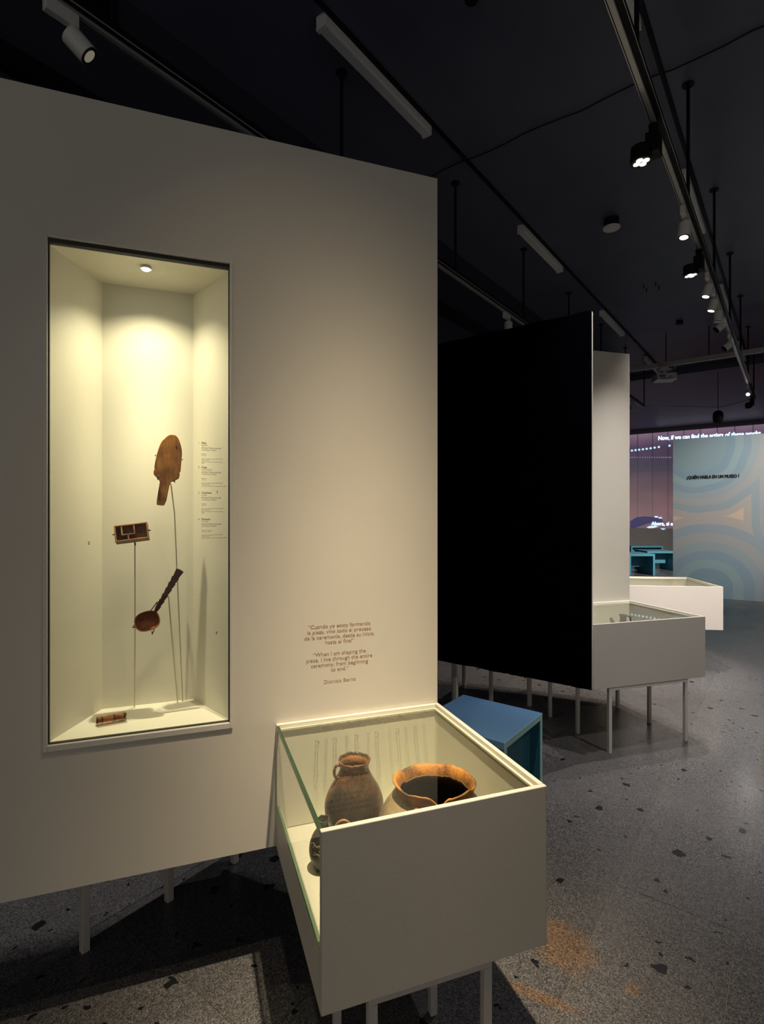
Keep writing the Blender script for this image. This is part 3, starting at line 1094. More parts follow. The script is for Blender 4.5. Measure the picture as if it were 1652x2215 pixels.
# wooden box, open side turned to the viewer and tipped up
bxT = thing('wooden_box', 'small wooden tray box with five dark compartments, at the niche middle', 'box', niche_loc(-1.021, NB, 1.432), TH_PANEL)
bx = bpy.data.objects.new('tray', None)
Mb = Matrix.Rotation(math.radians(-7.0), 4, 'Y') @ Matrix.Rotation(math.radians(-17), 4, 'X')
BW, BH, BD, BT = 0.098, 0.054, 0.034, 0.0042


def bbox(m, x0, x1, z0, z1, y0, y1, bev=0.0008):
    m.box(x0, x1, y0, y1, z0, z1, bev, Mb)


m = MB()
bbox(m, -BW / 2, BW / 2, -BH / 2, BH / 2, BD / 2 - 0.004, BD / 2)
m.build('base', M['boxwood'], bxT)
m = MB()
bbox(m, -BW / 2, BW / 2, BH / 2 - BT, BH / 2, -BD / 2, BD / 2 - 0.004)
bbox(m, -BW / 2, BW / 2, -BH / 2, -BH / 2 + BT, -BD / 2, BD / 2 - 0.004)
bbox(m, -BW / 2, -BW / 2 + BT, -BH / 2 + BT, BH / 2 - BT, -BD / 2, BD / 2 - 0.004)
bbox(m, BW / 2 - BT, BW / 2, -BH / 2 + BT, BH / 2 - BT, -BD / 2, BD / 2 - 0.004)
m.build('rim_wall', M['boxwood'], bxT)
ix0, ix1, iz0, iz1 = -BW / 2 + BT, BW / 2 - BT, -BH / 2 + BT, BH / 2 - BT
zmid = -0.004
xa, xb, xc = -0.0275, 0.0090, -0.0100
for (x0, x1, z0, z1) in ((xa - 0.002, xa + 0.002, zmid, iz1), (xb - 0.002, xb + 0.002, zmid, iz1),
                         (xa - 0.002, xb + 0.002, zmid - 0.004, zmid), (xc - 0.002, xc + 0.002, iz0, zmid - 0.004)):
    m = MB()
    bbox(m, x0, x1, z0, z1, -BD / 2 + 0.001, BD / 2 - 0.004, 0.0005)
    m.build('divider', M['boxwood'], bxT)
for o in (bx,):
    bpy.data.objects.remove(o)
add_stand('thin wire stand holding up the compartment box', -1.021, 1.432,
          [(0.006, 0.026, 1.410), (0.006, 0.030, 1.385), (0.003, 0.07, 1.1), (-0.002, 0.108, 0.8365)],
          [[(0.006, 0.022, 1.408), (0.011, 0.0, 1.395), (0.011, -0.022, 1.3945), (0.009, -0.026, 1.404)],
           [(0.006, 0.026, 1.410), (-0.050, 0.020, 1.426), (-0.054, -0.012, 1.428), (-0.048, -0.022, 1.430)],
           [(0.006, 0.026, 1.410), (0.052, 0.020, 1.440), (0.056, -0.010, 1.441), (0.050, -0.021, 1.442)]])

# ladle
la = thing('wooden_ladle', 'dark wooden ladle with a stepped carved handle and reddish bowl', 'ladle', niche_loc(-0.974, NB, 1.144), TH_PANEL)
KL = 0.000355
P = lambda x, y: Vector(((x - 510) * KL * 0.93, 0, (1895 - y) * KL))
# stepped handle: tiers flare towards the tip
p0, p1 = P(578, 1806), P(797, 1448)
ax = (p1 - p0)
L = ax.length
ax.normalize()
sd = Vector((ax.z, 0, -ax.x))
tiers = 7
poly_l, poly_r = [], []
for k in range(tiers):
    s0, s1 = L * k / tiers, L * (k + 1) / tiers
    if k == tiers - 1:
        s1 = L * 1.04
    wn1 = 0.0084 + 0.0046 * k / (tiers - 1)
    wn0 = wn1 - 0.0036
    poly_l += [p0 + ax * s0 - sd * wn0, p0 + ax * s1 - sd * wn1]
    poly_r += [p0 + ax * s0 + sd * wn0, p0 + ax * s1 + sd * wn1]
outline = [(v.x, v.z) for v in poly_l] + [((p0 + ax * L * 1.055).x, (p0 + ax * L * 1.055).z)] + [(v.x, v.z) for v in poly_r[::-1]]
MB().prism(outline, -0.005, 0.006).build('handle', M['ladle'], la, bevel=0.0012)
# bowl: open half shell facing the viewer, tipped a little up
m = MB()
nr, ns = 36, 9
rx, rz, ry = 0.0385, 0.0325, 0.028
tilt = Matrix.Rotation(math.radians(-24), 4, 'X')
twist = Matrix.Rotation(math.radians(-14), 4, 'Y')


def shell(m, sc_, off):
    rings = []
    for j in range(ns + 1):
        ph = (PI / 2) * j / ns
        row = []
        for i in range(nr):
            tt = 2 * PI * i / nr
            e = 2.5
            cx = math.copysign(abs(math.cos(tt)) ** (2 / e), math.cos(tt))
            cz = math.copysign(abs(math.sin(tt)) ** (2 / e), math.sin(tt))
            r_ = math.cos(ph) ** 0.7 if j < ns else 0.02
            row.append(m.bm.verts.new(twist @ tilt @ Vector((rx * sc_ * cx * r_, ry * sc_ * math.sin(ph) + off, rz * sc_ * cz * r_))))
        rings.append(row)
    for a, b in zip(rings, rings[1:]):
        for i in range(nr):
            j = (i + 1) % nr
            m.bm.faces.new((a[i], a[j], b[j], b[i]))
    m.bm.faces.new(rings[-1])
    return rings[0]


m2 = MB()
ro = shell(m, 1.0, -0.012)
m.build('bowl', M['ladle_bowl'], la, smooth=True)
ri = shell(m2, 0.925, -0.012)
m2.build('bowl_inside', M['ladle_bowl'], la, smooth=True)
m = MB()
a_, b_ = [], []
for i in range(nr):
    tt = 2 * PI * i / nr
    e = 2.5
    cx = math.copysign(abs(math.cos(tt)) ** (2 / e), math.cos(tt))
    cz = math.copysign(abs(math.sin(tt)) ** (2 / e), math.sin(tt))
    a_.append(m.bm.verts.new(twist @ tilt @ Vector((rx * cx, -0.0125, rz * cz))))
    b_.append(m.bm.verts.new(twist @ tilt @ Vector((rx * 0.925 * cx, -0.0125, rz * 0.925 * cz))))
for i in range(nr):
    j = (i + 1) % nr
    m.bm.faces.new((a_[i], a_[j], b_[j], b_[i]))
m.build('bowl_lip', M['ladle_bowl'], la, smooth=True)
add_stand('thin wire stand holding up the stepped ladle', -0.974, 1.144,
          [(0.028, 0.012, 1.205), (0.062, 0.014, 1.222), (0.064, 0.03, 1.18), (0.074, 0.07, 1.03), (0.088, 0.112, 0.8365)],
          [[(0.028, 0.012, 1.205), (0.0, 0.036, 1.165), (-0.044, 0.020, 1.129), (-0.0435, -0.018, 1.132), (-0.034, -0.024, 1.134)],
           [(0.028, 0.012, 1.205), (0.022, 0.038, 1.150), (0.016, 0.022, 1.106), (0.014, -0.016, 1.106), (0.014, -0.024, 1.116)]])

# comb on the niche floor
cb = thing('wooden_comb', 'small orange wooden comb with fine teeth on the niche floor', 'comb', niche_loc(-1.078, 0.112, 0.8365), TH_PANEL + math.radians(12))
MB().box(-0.048, 0.048, -0.006, 0.006, 0.014, 0.024, 0.002).build('spine', M['combwood'], cb)
MB().box(-0.051, 0.046, -0.009, -0.006, 0.010, 0.021, 0.001).build('binding_bar', M['combwood'], cb)
MB().box(-0.046, 0.051, 0.006, 0.009, 0.014, 0.025, 0.001).build('binding_bar', M['combwood'], cb)
for k in range(22):
    x = -0.046 + 0.092 * k / 21
    m = MB()
    m.tube([(x, -0.004, 0.016), (x + 0.001, -0.021, 0.008), (x + 0.002, -0.030, 0.0012)], 0.0011, 5, [1, 0.9, 0.4])
    m.build('tooth', M['combwood'], cb)
    m = MB()
    m.tube([(x, 0.004, 0.018), (x, 0.016, 0.024), (x, 0.022, 0.026 + 0.002 * random.random())], 0.0011, 5, [1, 0.9, 0.4])
    m.build('tooth', M['combwood'], cb)
m = MB()
for x in (-0.046, -0.03, 0.01, 0.043):
    m.box(x - 0.003, x + 0.003, -0.0105, 0.0105, 0.0085, 0.0262, 0.002)
m.build('thread_binding', M['ladle'], cb)

cb.scale = (0.86, 0.86, 0.86)

# ------------------------------------------------------------------ seats
# near stool: corner at the viewer's right, open along the room's cross direction
st = thing('box_stool', 'blue-topped box stool with open teal side, behind the nearest case', 'stool', (0.528, 2.33, 0), TH_ROOM)
# local x along d (0..0.44), y along p (0..0.44)
SW, SH, T = 0.442, 0.50, 0.030
MB().box(0, SW, 0, SW, SH - T, SH, 0.001).build('seat_board', M['blue_top'], st)
MB().box(-0.0006, SW + 0.0006, -0.0016, -0.0002, SH - T, SH - 0.0005).build('edge_strip', M['teal_edge'], st)
MB().box(0, T * 0.9, 0, SW, 0, SH - T - 0.0005, 0.001).build('side_board', M['teal'], st)
MB().box(0, T * 0.9, -0.0016, -0.0002, 0, SH - T - 0.0005).build('edge_strip', M['teal_edge'], st)
MB().box(SW - T * 0.9, SW, 0, SW, 0, SH - T - 0.0005, 0.001).build('side_board', M['teal'], st)
MB().box(SW - T * 0.9, SW, -0.0016, -0.0002, 0, SH - T - 0.0005).build('edge_strip', M['teal_edge'], st)
MB().box(T, SW - T, 0.05, 0.07, 0.0, SH - T - 0.001).build('back_board', M['teal'], st)


def bench(label, x, y, rot, L=0.62, Dp=0.36, H=0.5):
    t = thing('bench', label, 'bench', (x, y, 0), rot, 'turquoise benches before the projection')
    T = 0.05
    MB().box(0, L, 0, Dp, H - T, H, 0.003).build('seat_board', M['bench'], t)
    MB().box(0, T, 0, Dp, 0, H - T - 0.0005, 0.003).build('end_board', M['bench'], t)
    MB().box(L - T, L, 0, Dp, 0, H - T - 0.0005, 0.003).build('end_board', M['bench'], t)
    MB().box(T + 0.0005, L - T - 0.0005, Dp * 0.45, Dp * 0.45 + 0.03, 0.17, H - T - 0.001).build('cross_board', M['bench'], t)
    return t


bench('nearest turquoise bench at left of the gap before the projection', 5.86, 12.78, math.radians(0), 0.62, 0.8)
bench('turquoise bench at right of the gap before the projection', 6.75, 13.7, math.radians(0), 0.72, 0.7)
bench('turquoise bench farthest from the white cases, below the projection', 7.35, 15.9, math.radians(0), 0.95, 0.45)
bench('turquoise bench mostly hidden by the white panel', 6.3, 15.4, math.radians(0), 0.75, 0.45)

# ------------------------------------------------------------------ mural panel and projection
mu = thing('mural_panel', 'freestanding mural panel with concentric blue and tan bands', 'mural', (5.248, 9.72, 0), math.atan2(-0.74, 1.10))
MB().box(0, 3.2, 0.0, 0.12, 0, 2.81, 0.003).build('printed_board', M['mural'], mu)
text_mesh('mural_lettering', '¿QUIÉN HABLA EN UN MUSEO ?', 0.080, M['mural_ink'], mu, face_front(0.219, -0.002, 2.085), fat=0.0055, width=0.775)

PZ0, PZ1 = 0.955, 4.13
pj = thing('projected_video', 'large mauve video projection with subtitles on the back wall', 'projection', (*R(DB - 0.012, 5.6), PZ0), TH_ROOM - PI / 2)
# local x runs along -p (to the right), z up
MB().box(0, 8.6, -0.004, 0.0, 0, PZ1 - PZ0).build('picture', M['projection'], pj)


x0, z0 = 2.0229, 2.9269
x1 = 4.7956
text_mesh('subtitle', 'Now, if we can find the artists of these works', 0.19, M['proj_text'], pj, face_front(x0, -0.012, z0) @ Matrix.Rotation(math.radians(-1.5), 4, 'Z'), fat=0.006, width=x1 - x0)
text_mesh('subtitle_fringe', 'Now, if we can find the artists of these works', 0.19, M['proj_glow'], pj, face_front(x0, -0.008, z0) @ Matrix.Rotation(math.radians(-1.5), 4, 'Z'), fat=0.016, width=x1 - x0)
x0, z0 = 1.8276, 0.1055
x1 = 2.4596
text_mesh('subtitle', 'Ahora, si e', 0.165, M['proj_text'], pj, face_front(x0, -0.016, z0), fat=0.006, width=x1 - x0)
text_mesh('subtitle_fringe', 'Ahora, si e', 0.165, M['proj_glow'], pj, face_front(x0, -0.013, z0), fat=0.016, width=x1 - x0)
for x, z in [(1.2187, 2.6364), (1.3323, 2.6442), (1.4465, 2.6488), (1.5628, 2.6562), (1.6781, 2.665), (1.7995, 2.6749), (1.92, 2.6862), (2.0464, 2.6985), (2.3625, 2.7177)]:
    MB().cyl((x, -0.009, z), (x, -0.0045, z), 0.036, n=14).build('projected_lamp', M['proj_dot'], pj)
for x, z in [(1.1821, 2.4074), (1.2406, 2.4038), (1.3062, 2.3997), (1.3787, 2.3952), (1.4724, 2.3895), (1.5513, 2.3846), (1.6298, 2.3798), (1.7007, 2.3754), (1.7714, 2.371), (1.8417, 2.3667), (1.9186, 2.362), (1.9951, 2.3573), (2.0644, 2.353), (2.1333, 2.3487), (2.1882, 2.3454), (2.2429, 2.342), (2.2974, 2.3386), (2.3517, 2.3353), (2.399, 2.3324)]:
    MB().cyl((x, -0.009, z), (x, -0.0045, z), 0.019, n=8).build('projected_small_lamp', M['proj_dot_small'], pj)
m = MB()
for pts in [[(1.1674, 0.2376), (1.357, 0.3649), (1.6013, 0.3974), (1.8417, 0.3832), (2.1195, 0.3236), (2.1745, 0.2174), (1.8417, 0.1982), (1.5585, 0.1015), (1.328, 0.004), (1.1674, 0.0012)]]:
    m.prism(pts, -0.0085, -0.0045)
m.build('projected_sleeve', M['proj_arm'], pj)
m = MB()
for pts in [[(1.8977, 0.3989), (1.9951, 0.4147), (2.0367, 0.3689), (1.9534, 0.3531)], [(2.0367, 0.3689), (2.1333, 0.3771), (2.147, 0.3391), (2.0506, 0.3231)], [(1.6724, 0.0257), (1.7573, 0.0736), (1.9256, 0.0916), (2.0367, 0.0627), (1.8977, 0.0143), (1.7573, 0.0025)], [(2.092, -0.0051), (2.147, 0.0066), (2.2565, -0.0066), (2.1745, -0.0417)]]:
    m.prism(pts, -0.0115, -0.0088)
m.build('projected_highlight', M['proj_shine'], pj)

# ------------------------------------------------------------------ ceiling lamps, rails, spots
def linear_lamp(label, d0, p, group):
    t = thing('linear_ceiling_lamp', label, 'ceiling lamp', (*R(d0, p), CEIL), TH_ROOM, group)
    L, w, h = 1.15, 0.075, 0.085
    MB().box(0, L, -w / 2, w / 2, -h + 0.012, -0.0005, 0.003).build('housing', M['lamp_body'], t)
    MB().box(0.03, L - 0.03, -w / 2 + 0.008, w / 2 - 0.008, -h + 0.002, -h + 0.0115, 0.002).build('diffuser', M['diffuser'], t)
    for x in (0.0, L - 0.028):
        MB().box(x, x + 0.028, -w / 2, w / 2, -h, -h + 0.0118, 0.001).build('end_cap', M['lamp_body'], t)
    return t


ordn = ['first', 'second', 'third', 'fourth', 'fifth']
for k in range(4):
    linear_lamp('%s unlit linear lamp from the viewer in the left ceiling row' % ordn[k], 2.27 + 2.885 * k, 2.185, 'left row of linear ceiling lamps')
    linear_lamp('%s unlit linear lamp from the viewer in the right row, behind the lighting rail' % ordn[k], 2.27 + 2.885 * k, 0.745, 'right row of linear ceiling lamps')


def conduit(label, p):
    t = thing('cable_conduit', label, 'conduit', (*R(-3, p), CEIL), TH_ROOM)
    m = MB()
    m.box(0, 15.2, -0.012, 0.012, -0.022, -0.0005)
    m.build('conduit_tube', M['black_metal'], t)
    return t


conduit('thin black conduit along the left row of ceiling lamps', 2.135)
conduit('thin black conduit along the right row of ceiling lamps', 0.69)
ZR = 3.585


def rail(label, p, d0, d1):
    t = thing('lighting_rail', label, 'lighting rail', (*R(0, p), 0), TH_ROOM, None)
    MB().box(d0, d1, -0.020, 0.0065, ZR + 0.012, ZR + 0.050, 0.002).build('support_bar', M['black_metal'], t)
    MB().box(d0, d1, 0.007, 0.040, ZR, ZR + 0.036, 0.002).build('power_channel', M['alu'], t)
    MB().box(d0, d1, 0.030, 0.034, ZR - 0.0008, ZR - 0.0001).build('contact_slot', M['black_metal'], t)
    MB().box(d0, d1, -0.0225, -0.0205, ZR + 0.010, ZR + 0.016).build('edge_trim', M['alu'], t)
    d = 1.155 + 1.503 * math.ceil((d0 - 1.155) / 1.503)
    while d < d1:
        r = MB().cyl((d, -0.007, ZR + 0.0505), (d, -0.007, CEIL - 0.009), 0.011, n=12).build('hanging_rod', M['black_metal'], t)
        MB().cyl((d, -0.007, CEIL - 0.0085), (d, -0.007, CEIL - 0.0005), 0.038, n=20).build('ceiling_flange', M['black_metal'], r)
        d += 1.503
    return t


RP, LP = 0.577, 2.375
rail('right lighting rail carrying black and white spotlights', RP, -2.5, 12.15)
rail('left lighting rail above the tall white niche panel', LP, -1.5, 11.7)


def aim_q(src, dst):
    return Vector((0, 0, -1)).rotation_difference((Vector(dst) - Vector(src)).normalized())


def beam_profile(l, floor_, power, gain=1.0):
    """reflector profile: strength falls off smoothly from the axis"""
    l.use_nodes = True
    nt = l.node_tree
    em = nt.nodes['Emission']
    tc = nt.nodes.new('ShaderNodeTexCoord')
    sp_ = nt.nodes.new('ShaderNodeSeparateXYZ')
    ab = nt.nodes.new('ShaderNodeMath')
    ab.operation = 'ABSOLUTE'
    pw = nt.nodes.new('ShaderNodeMath')
    pw.operation = 'POWER'
    pw.inputs[1].default_value = power
    ma = nt.nodes.new('ShaderNodeMath')
    ma.operation = 'MULTIPLY_ADD'
    ma.inputs[1].default_value = gain
    ma.inputs[2].default_value = floor_
    nt.links.new(tc.outputs['Normal'], sp_.inputs[0])
    nt.links.new(sp_.outputs[2], ab.inputs[0])
    nt.links.new(ab.outputs[0], pw.inputs[0])
    nt.links.new(pw.outputs[0], ma.inputs[0])
    nt.links.new(ma.outputs[0], em.inputs['Strength'])


def add_beam(head, off, energy, color, size, blend, soft=0.02):
    l = bpy.data.lights.new('spot_beam', 'SPOT')
    l.energy = energy
    l.color = color
    l.spot_size = math.radians(size)
    l.spot_blend = blend
    l.shadow_soft_size = soft
    o = bpy.data.objects.new('spot_beam', l)
    C.objects.link(o)
    o.parent = head
    o.location = (0, 0, off)
    return o


def white_spot(label, d, p, aim, lit=True, energy=0, color=WARM, size=40, blend=0.6, lens='lens'):
    """white cylinder spotlight hanging from the power channel"""
    X, Y = R(d, p + 0.023)
    t = thing('track_spotlight', label, 'spotlight', (X, Y, ZR), TH_ROOM, 'white spotlights on the rails')
    MB().box(-0.075, 0.055, -0.017, 0.017, -0.058, -0.001, 0.004).build('adapter', M['white_plastic'], t)
    MB().cyl((0.035, 0, -0.082), (0.035, 0, -0.0585), 0.010, n=14).build('stem', M['white_plastic'], t)
    hc = Vector((0.035, 0, -0.098))
    wpos = Vector((X, Y, ZR)) + Matrix.Rotation(TH_ROOM, 3, 'Z') @ hc
    h = MB().cyl((0, 0, -0.082), (0, 0, 0.014), 0.042, n=28)
    head = h.build('head', M['white_plastic'], t)
    sharp(head)
    head.location = hc
    head.rotation_mode = 'QUATERNION'
    q = Quaternion((0, 0, 1), -TH_ROOM) @ aim_q(wpos, aim)
    head.rotation_quaternion = q
    MB().cyl((0, 0, -0.0845), (0, 0, -0.0822), 0.039, n=28).build('bezel', M['reflector'], head)
    MB().cyl((0, 0, -0.0865), (0, 0, -0.0847), 0.027, n=24).build('lens', M[lens] if lit else M['reflector'], head)
    if energy:
        add_beam(head, -0.090, energy, color, size, blend)
    return t


def black_spot(label, d, p, aim, energy, color=WARM, size=50, blend=0.7):
    """black box driver with a round four-diode head beside it"""
    X, Y = R(d, p + 0.023)
    t = thing('track_floodlight', label, 'spotlight', (X, Y, ZR), TH_ROOM, 'black spotlights on the right rail')
    MB().cyl((0, 0, -0.055), (0, 0, -0.001), 0.020, 0.026, n=16).build('mount', M['black_metal'], t)
    MB().box(-0.045, 0.045, -0.034, 0.034, -0.165, -0.0555, 0.003).build('driver_box', M['black_metal'], t)
    hc = Vector((-0.052, 0.052, -0.150))
    wpos = Vector((X, Y, ZR)) + Matrix.Rotation(TH_ROOM, 3, 'Z') @ hc
    head = MB().cyl((0, 0, -0.055), (0, 0, 0.022), 0.056, 0.050, n=32).build('head', M['black_metal'], t)
    sharp(head)
    head.location = hc
    head.rotation_mode = 'QUATERNION'
    head.rotation_quaternion = Quaternion((0, 0, 1), -TH_ROOM) @ aim_q(wpos, aim)
    MB().cyl((0, 0, -0.0575), (0, 0, -0.0552), 0.050, n=32).build('reflector', M['reflector'], head)
    for k in range(4):
        a = PI / 4 + k * PI / 2
        cx, cy = 0.0245 * math.cos(a), 0.0245 * math.sin(a)
        MB().cyl((cx, cy, -0.0605), (cx, cy, -0.0577), 0.0165, n=18).build('diode', M['led'], head)
    add_beam(head, -0.066, energy, color, size, blend, 0.03)
    return t


cA = loc_case(B1, TH_PANEL, -0.30, -0.22, 0.55)
# above the frame, on the right rail
above = white_spot('white spotlight on the right rail straight above the nearest case', 0.93, RP, loc_case(B1, TH_PANEL, -0.27, -0.30, 0.5), True, E_CASE, WARM, 90, 0.6)
for ch in above.children_recursive:
    if ch.type == 'LIGHT':
        beam_profile(ch.data, 0.0, 42.0)
white_spot('white spotlight at the near end of the right rail, behind the viewer', 0.33, RP, loc_case(B1, TH_PANEL, -0.05, -0.25, 0.3), True, E_WALL, WARM, 84, 1.0)
black_spot('nearest black spotlight with four lit diodes on the right rail', 3.19, RP, (1.60, 3.02, 0), E_BLACK_A, (1.0, 0.95, 0.90), 110, 1.0)
white_spot('nearest lit white spotlight on the right rail, past the first black one', 4.21, RP, loc_case(B2, TH_MID, -0.35, -0.50, 0.6), True, E_CASE_B, NEUTRAL, 60, 0.8)
black_spot('second black spotlight with four lit diodes, farther along the right rail', 4.935, RP, (2.68, 4.40, 0), E_BLACK_B, (1.0, 0.88, 0.80), 100, 1.0)
white_spot('lit white spotlight just past the second black one, tilted left', 5.50, RP, (2.1, 5.0, 0.5), True, E_WHITE_C, WARM, 60, 1.0)
white_spot('lit white spotlight third from the second black one\'s far side, tilted left', 5.92, RP, (2.4, 5.6, 0.6), True, E_WHITE_C * 0.6, WARM, 46)
white_spot('white spotlight pointing straight down with faint red print', 6.28, RP, (*R(6.3, RP + 0.01), 0.0), False)
white_spot('white spotlight tilted to the right, after the downward one', 6.68, RP, (*R(5.6, RP + 2.4), 1.0), False)
white_spot('white spotlight tilted to the right, alone before the projector beam', 7.52, RP, (*R(6.3, RP + 2.6), 1.0), False)
white_spot('far lit white spotlight near the end of the right rail', 10.75, RP, (*R(6.5, RP + 0.2), 0.6), True, E_FAR, NEUTRAL, 50)
black_spot('farthest small black spotlight at the very end of the right rail', 11.75, RP, (*R(13.5, 0.3), 0.3), E_FAR, NEUTRAL)
white_spot('white spotlight on the left rail at the top left corner of the view', 0.97, LP, (-0.15, 2.75, 2.3), True, 0, lens='lens_dim')
white_spot('white spotlight near the far end of the left rail', 10.85, LP, (*R(10.9, LP + 0.1), 0.0), False)
white_spot('shaded spotlight left of the last one on the left rail', 10.2, LP, (*R(10.6, LP + 0.4), 0.0), False)

beam_profile(ld, 0.5, 30.0, 1.8)

# unseen third rail and its spots, added to brighten cases, benches and mural
rail('added far right lighting rail, unseen, carrying fill spotlights', -1.235, -2.5, 12.15)
white_spot('added unseen fill spotlight on the far right rail, brightening the middle case', 2.5, -1.235, (1.75, 3.45, 0.85), True, 130, NEUTRAL, 58, 1.0)
white_spot('added unseen fill spotlight on the far right rail, brightening the farthest case', 4.2, -1.235, (2.75, 5.0, 0.58), True, 800, (1.0, 0.90, 0.84), 30, 0.9)
white_spot('added unseen fill spotlight on the far right rail, brightening the benches beyond the mural', 11.9, -1.235, (6.6, 14.5, 0.5), True, 1800, NEUTRAL, 70, 1.0)
white_spot('added unseen fill spotlight on the far right rail, brightening the mural', 7.6, -1.235, (6.1, 9.4, 1.5), True, 700, NEUTRAL, 55, 0.8)
# out of sight behind the niche panel, on the left rail
white_spot('white spotlight on the left rail before the corner one, out of view', 0.1, LP, (*R(0.75, 2.45), 0.0), True, 130, NEUTRAL, 70, 1.0)
white_spot('white spotlight on the left rail hidden behind the niche panel', 2.6, LP, (*R(2.0, 2.75), 0.0), True, 40, NEUTRAL, 55, 0.9)
white_spot('white spotlight on the left rail hidden behind the cloth screen', 5.3, LP, (*R(4.6, 2.1), 0.0), True, 70, NEUTRAL, 50, 0.9)

# ------------------------------------------------------------------ small ceiling things
def ceiling_can(name, label, cat, x, y, r, h, face):
    t = thing(name, label, cat, (x, y, CEIL))
    sharp(MB().cyl((0, 0, -h), (0, 0, -0.0005), r * 0.82, n=28).build('can', M['black_metal'], t))
    sharp(MB().cyl((0, 0, -h - 0.012), (0, 0, -h - 0.0005), r * 0.93, r, n=32).build('grille_face' if face == 'white_plastic' else 'cover', M[face], t))
    if face == 'white_plastic':
        sharp(MB().cyl((0, 0, -h - 0.0135), (0, 0, -h - 0.0122), r * 0.5, n=24).build('grille', M['diffuser'], t))
    return t


ceiling_can('ceiling_speaker', 'round ceiling speaker with a white face, between the lamp rows', 'speaker', 2.27, 5.33, 0.083, 0.085, 'white_plastic')
ceiling_can('smoke_detector', 'small black smoke detector on the far ceiling before the projector', 'detector', 4.52, 8.18, 0.055, 0.035, 'black_metal')
ceiling_can('smoke_detector', 'small black smoke detector on the ceiling at the top edge of view', 'detector', 0.50, 3.01, 0.040, 0.030, 'black_metal')
m = MB()
for X, Y, w_ in [(3.336, 6.867, 'leftmost'), (3.427, 6.98, 'lowest left'), (3.447, 6.784, 'uppermost right'), (3.552, 6.909, 'rightmost')]:
    an = MB().cyl((X, Y, CEIL - 0.05), (X, Y, CEIL - 0.0005), 0.006, n=8).build('ceiling_anchor', M['black_metal'])
    tag(an, '%s of four short black anchors left in the far ceiling' % w_, 'anchor', 'four ceiling anchors')

# black cable sagging across the ceiling
cbm = MB()
pts = []
for i in range(41):
    p = 2.8 - 5.8 * i / 40
    x, y = R(3.93 + 0.012 * math.sin(i * 1.3) + 0.006 * math.sin(i * 3.1), p)
    pts.append((x, y, CEIL - 0.012 - 0.004 * abs(math.sin(i * 0.7))))
cbm.tube(pts, 0.005, 6)
tag(cbm.build('ceiling_cable', M['black_metal'], None, smooth=True), 'thin black cable running crosswise over the dark ceiling', 'cable')

# air vent on the left wall
vt = thing('air_vent', 'dark slatted air vent high on the left wall', 'vent', (*R(0.55, 2.999), 4.20), TH_ROOM)
m = MB().ring((0, 0.93, 0, 0.18), (0.03, 0.90, 0.025, 0.155), -0.022, -0.0005)
m.build('vent_frame', M['black_metal'], vt)
for k in range(7):
    z = 0.034 + k * 0.0185
    MB().box(0.031, 0.899, -0.016, -0.010, z, z + 0.008, 0.0, ).build('slat', M['black_metal'], vt)

# cross beam with projector
DBM = 9.75
bm_ = thing('cross_beam', 'grey metal beam crossing the room below the ceiling, carrying the projector', 'beam', (*R(DBM, 3.0), 3.86), TH_ROOM - PI / 2)
MB().box(0.0, 10.98, -0.025, 0.025, 0.0, 0.075, 0.004).build('beam_tube', M['alu'], bm_)
for x in (1.35, 1.95, 4.4, 7.0):
    MB().cyl((x, 0, 0.0755), (x, 0, CEIL - 3.8605), 0.007, n=10).build('hanger_rod', M['black_metal'], bm_)
pr = thing('video_projector', 'white video projector hanging from the cross beam, cables at its back', 'projector', (4.5946, 8.7607, 3.855), math.radians(-8))
MB().box(-0.10, 0.10, -0.05, 0.05, -0.055, -0.030, 0.004).build('mount_plate', M['white_plastic'], pr)
MB().box(-0.10, 0.08, -0.055, -0.03, 0.03, 0.05).build('wood_shim', M['wood_pale'], pr)
MB().cyl((0, 0, -0.115), (0, 0, -0.0555), 0.028, n=18).build('mount_post', M['white_plastic'], pr)
MB().box(-0.055, 0.055, -0.028, 0.028, -0.030, -0.001, 0.003).build('beam_clamp', M['white_plastic'], pr)
body = MB().plan([(-0.158, -0.10), (-0.140, -0.125), (0.140, -0.125), (0.158, -0.10), (0.158, 0.13), (-0.158, 0.13)], -0.225, -0.1155)
MBp = body.build('housing', M['white_plastic'], pr, bevel=0.012)
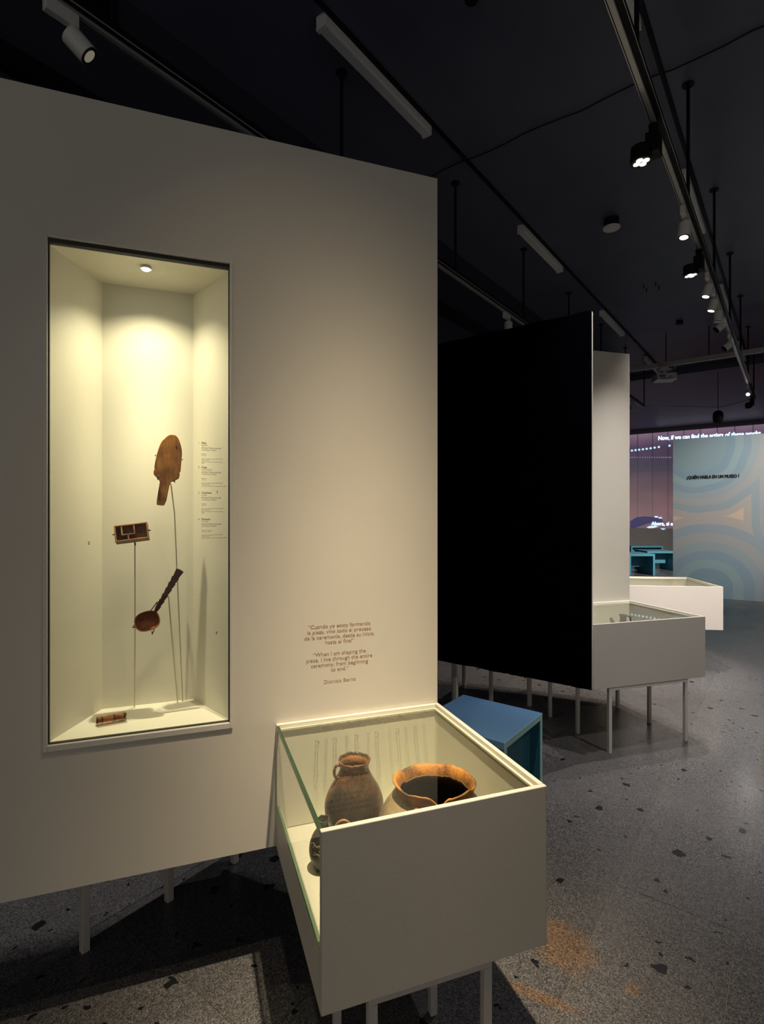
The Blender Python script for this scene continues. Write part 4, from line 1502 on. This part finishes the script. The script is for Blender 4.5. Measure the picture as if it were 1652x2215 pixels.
for k in range(8):
    MB().box(-0.125 + k * 0.0125, -0.118 + k * 0.0125, -0.1285, -0.1255, -0.185, -0.145).build('vent_slot', M['black_metal'], MBp)
for k, (x, w) in enumerate(((-0.11, 0.02), (-0.075, 0.012), (-0.045, 0.025), (0.0, 0.014), (0.03, 0.02), (0.075, 0.016))):
    MB().box(x, x + w, -0.1285, -0.1255, -0.207, -0.198).build('port', M['black_metal'], MBp)
MB().tube([(-0.10, -0.13, -0.203), (-0.08, -0.16, -0.222), (-0.03, -0.17, -0.228), (0.03, -0.15, -0.20), (0.10, -0.10, -0.13), (0.13, -0.03, -0.04)], 0.004, 6).build('cable', M['black_metal'], pr, smooth=True)
MB().tube([(0.06, -0.06, -0.05), (0.09, -0.08, -0.07), (0.13, -0.06, -0.02), (0.17, -0.05, 0.02), (0.20, -0.045, 0.035)], 0.005, 6).build('cable', M['cable_white'], pr, smooth=True)
MB().tube([(0.04, -0.06, -0.06), (0.10, -0.07, -0.10), (0.14, -0.05, -0.06), (0.16, -0.045, 0.0)], 0.005, 6).build('cable', M['cable_white'], pr, smooth=True)

# far hanging speaker and the wire between the rails' ends
hs = thing('hanging_speaker', 'black rounded speaker hanging before the far dark ceiling', 'speaker', (6.70, 10.74, 3.40))
sharp(MB().lathe([(0.05, -0.12, 0), (0.085, -0.10, 0), (0.095, 0.0, 0), (0.085, 0.08, 0), (0.05, 0.115, 0), (0.01, 0.12, 0)], 24).build('cabinet', M['black_metal'], hs), 60)
MB().cyl((0, 0, 0.1205), (0, 0, CEIL - 3.4005 - 0.0), 0.005, n=8).build('hanging_rod', M['black_metal'], hs)
A = Vector((*R(11.72, LP), ZR + 0.05))
Bm = Vector((6.70, 10.70, 3.585))
Bc = Vector((*R(12.17, RP), ZR + 0.05))
m = MB()
m.tube([A, A.lerp(Bm, 0.33) + Vector((0, 0, -0.004)), A.lerp(Bm, 0.66) + Vector((0, 0, -0.004)), Bm, Bm.lerp(Bc, 0.5) + Vector((0, 0, -0.02)), Bc], 0.006, 6)
tag(m.build('slack_wire', M['alu'], None, smooth=True), 'thin pale wire slung between the far ends of both rails', 'wire')
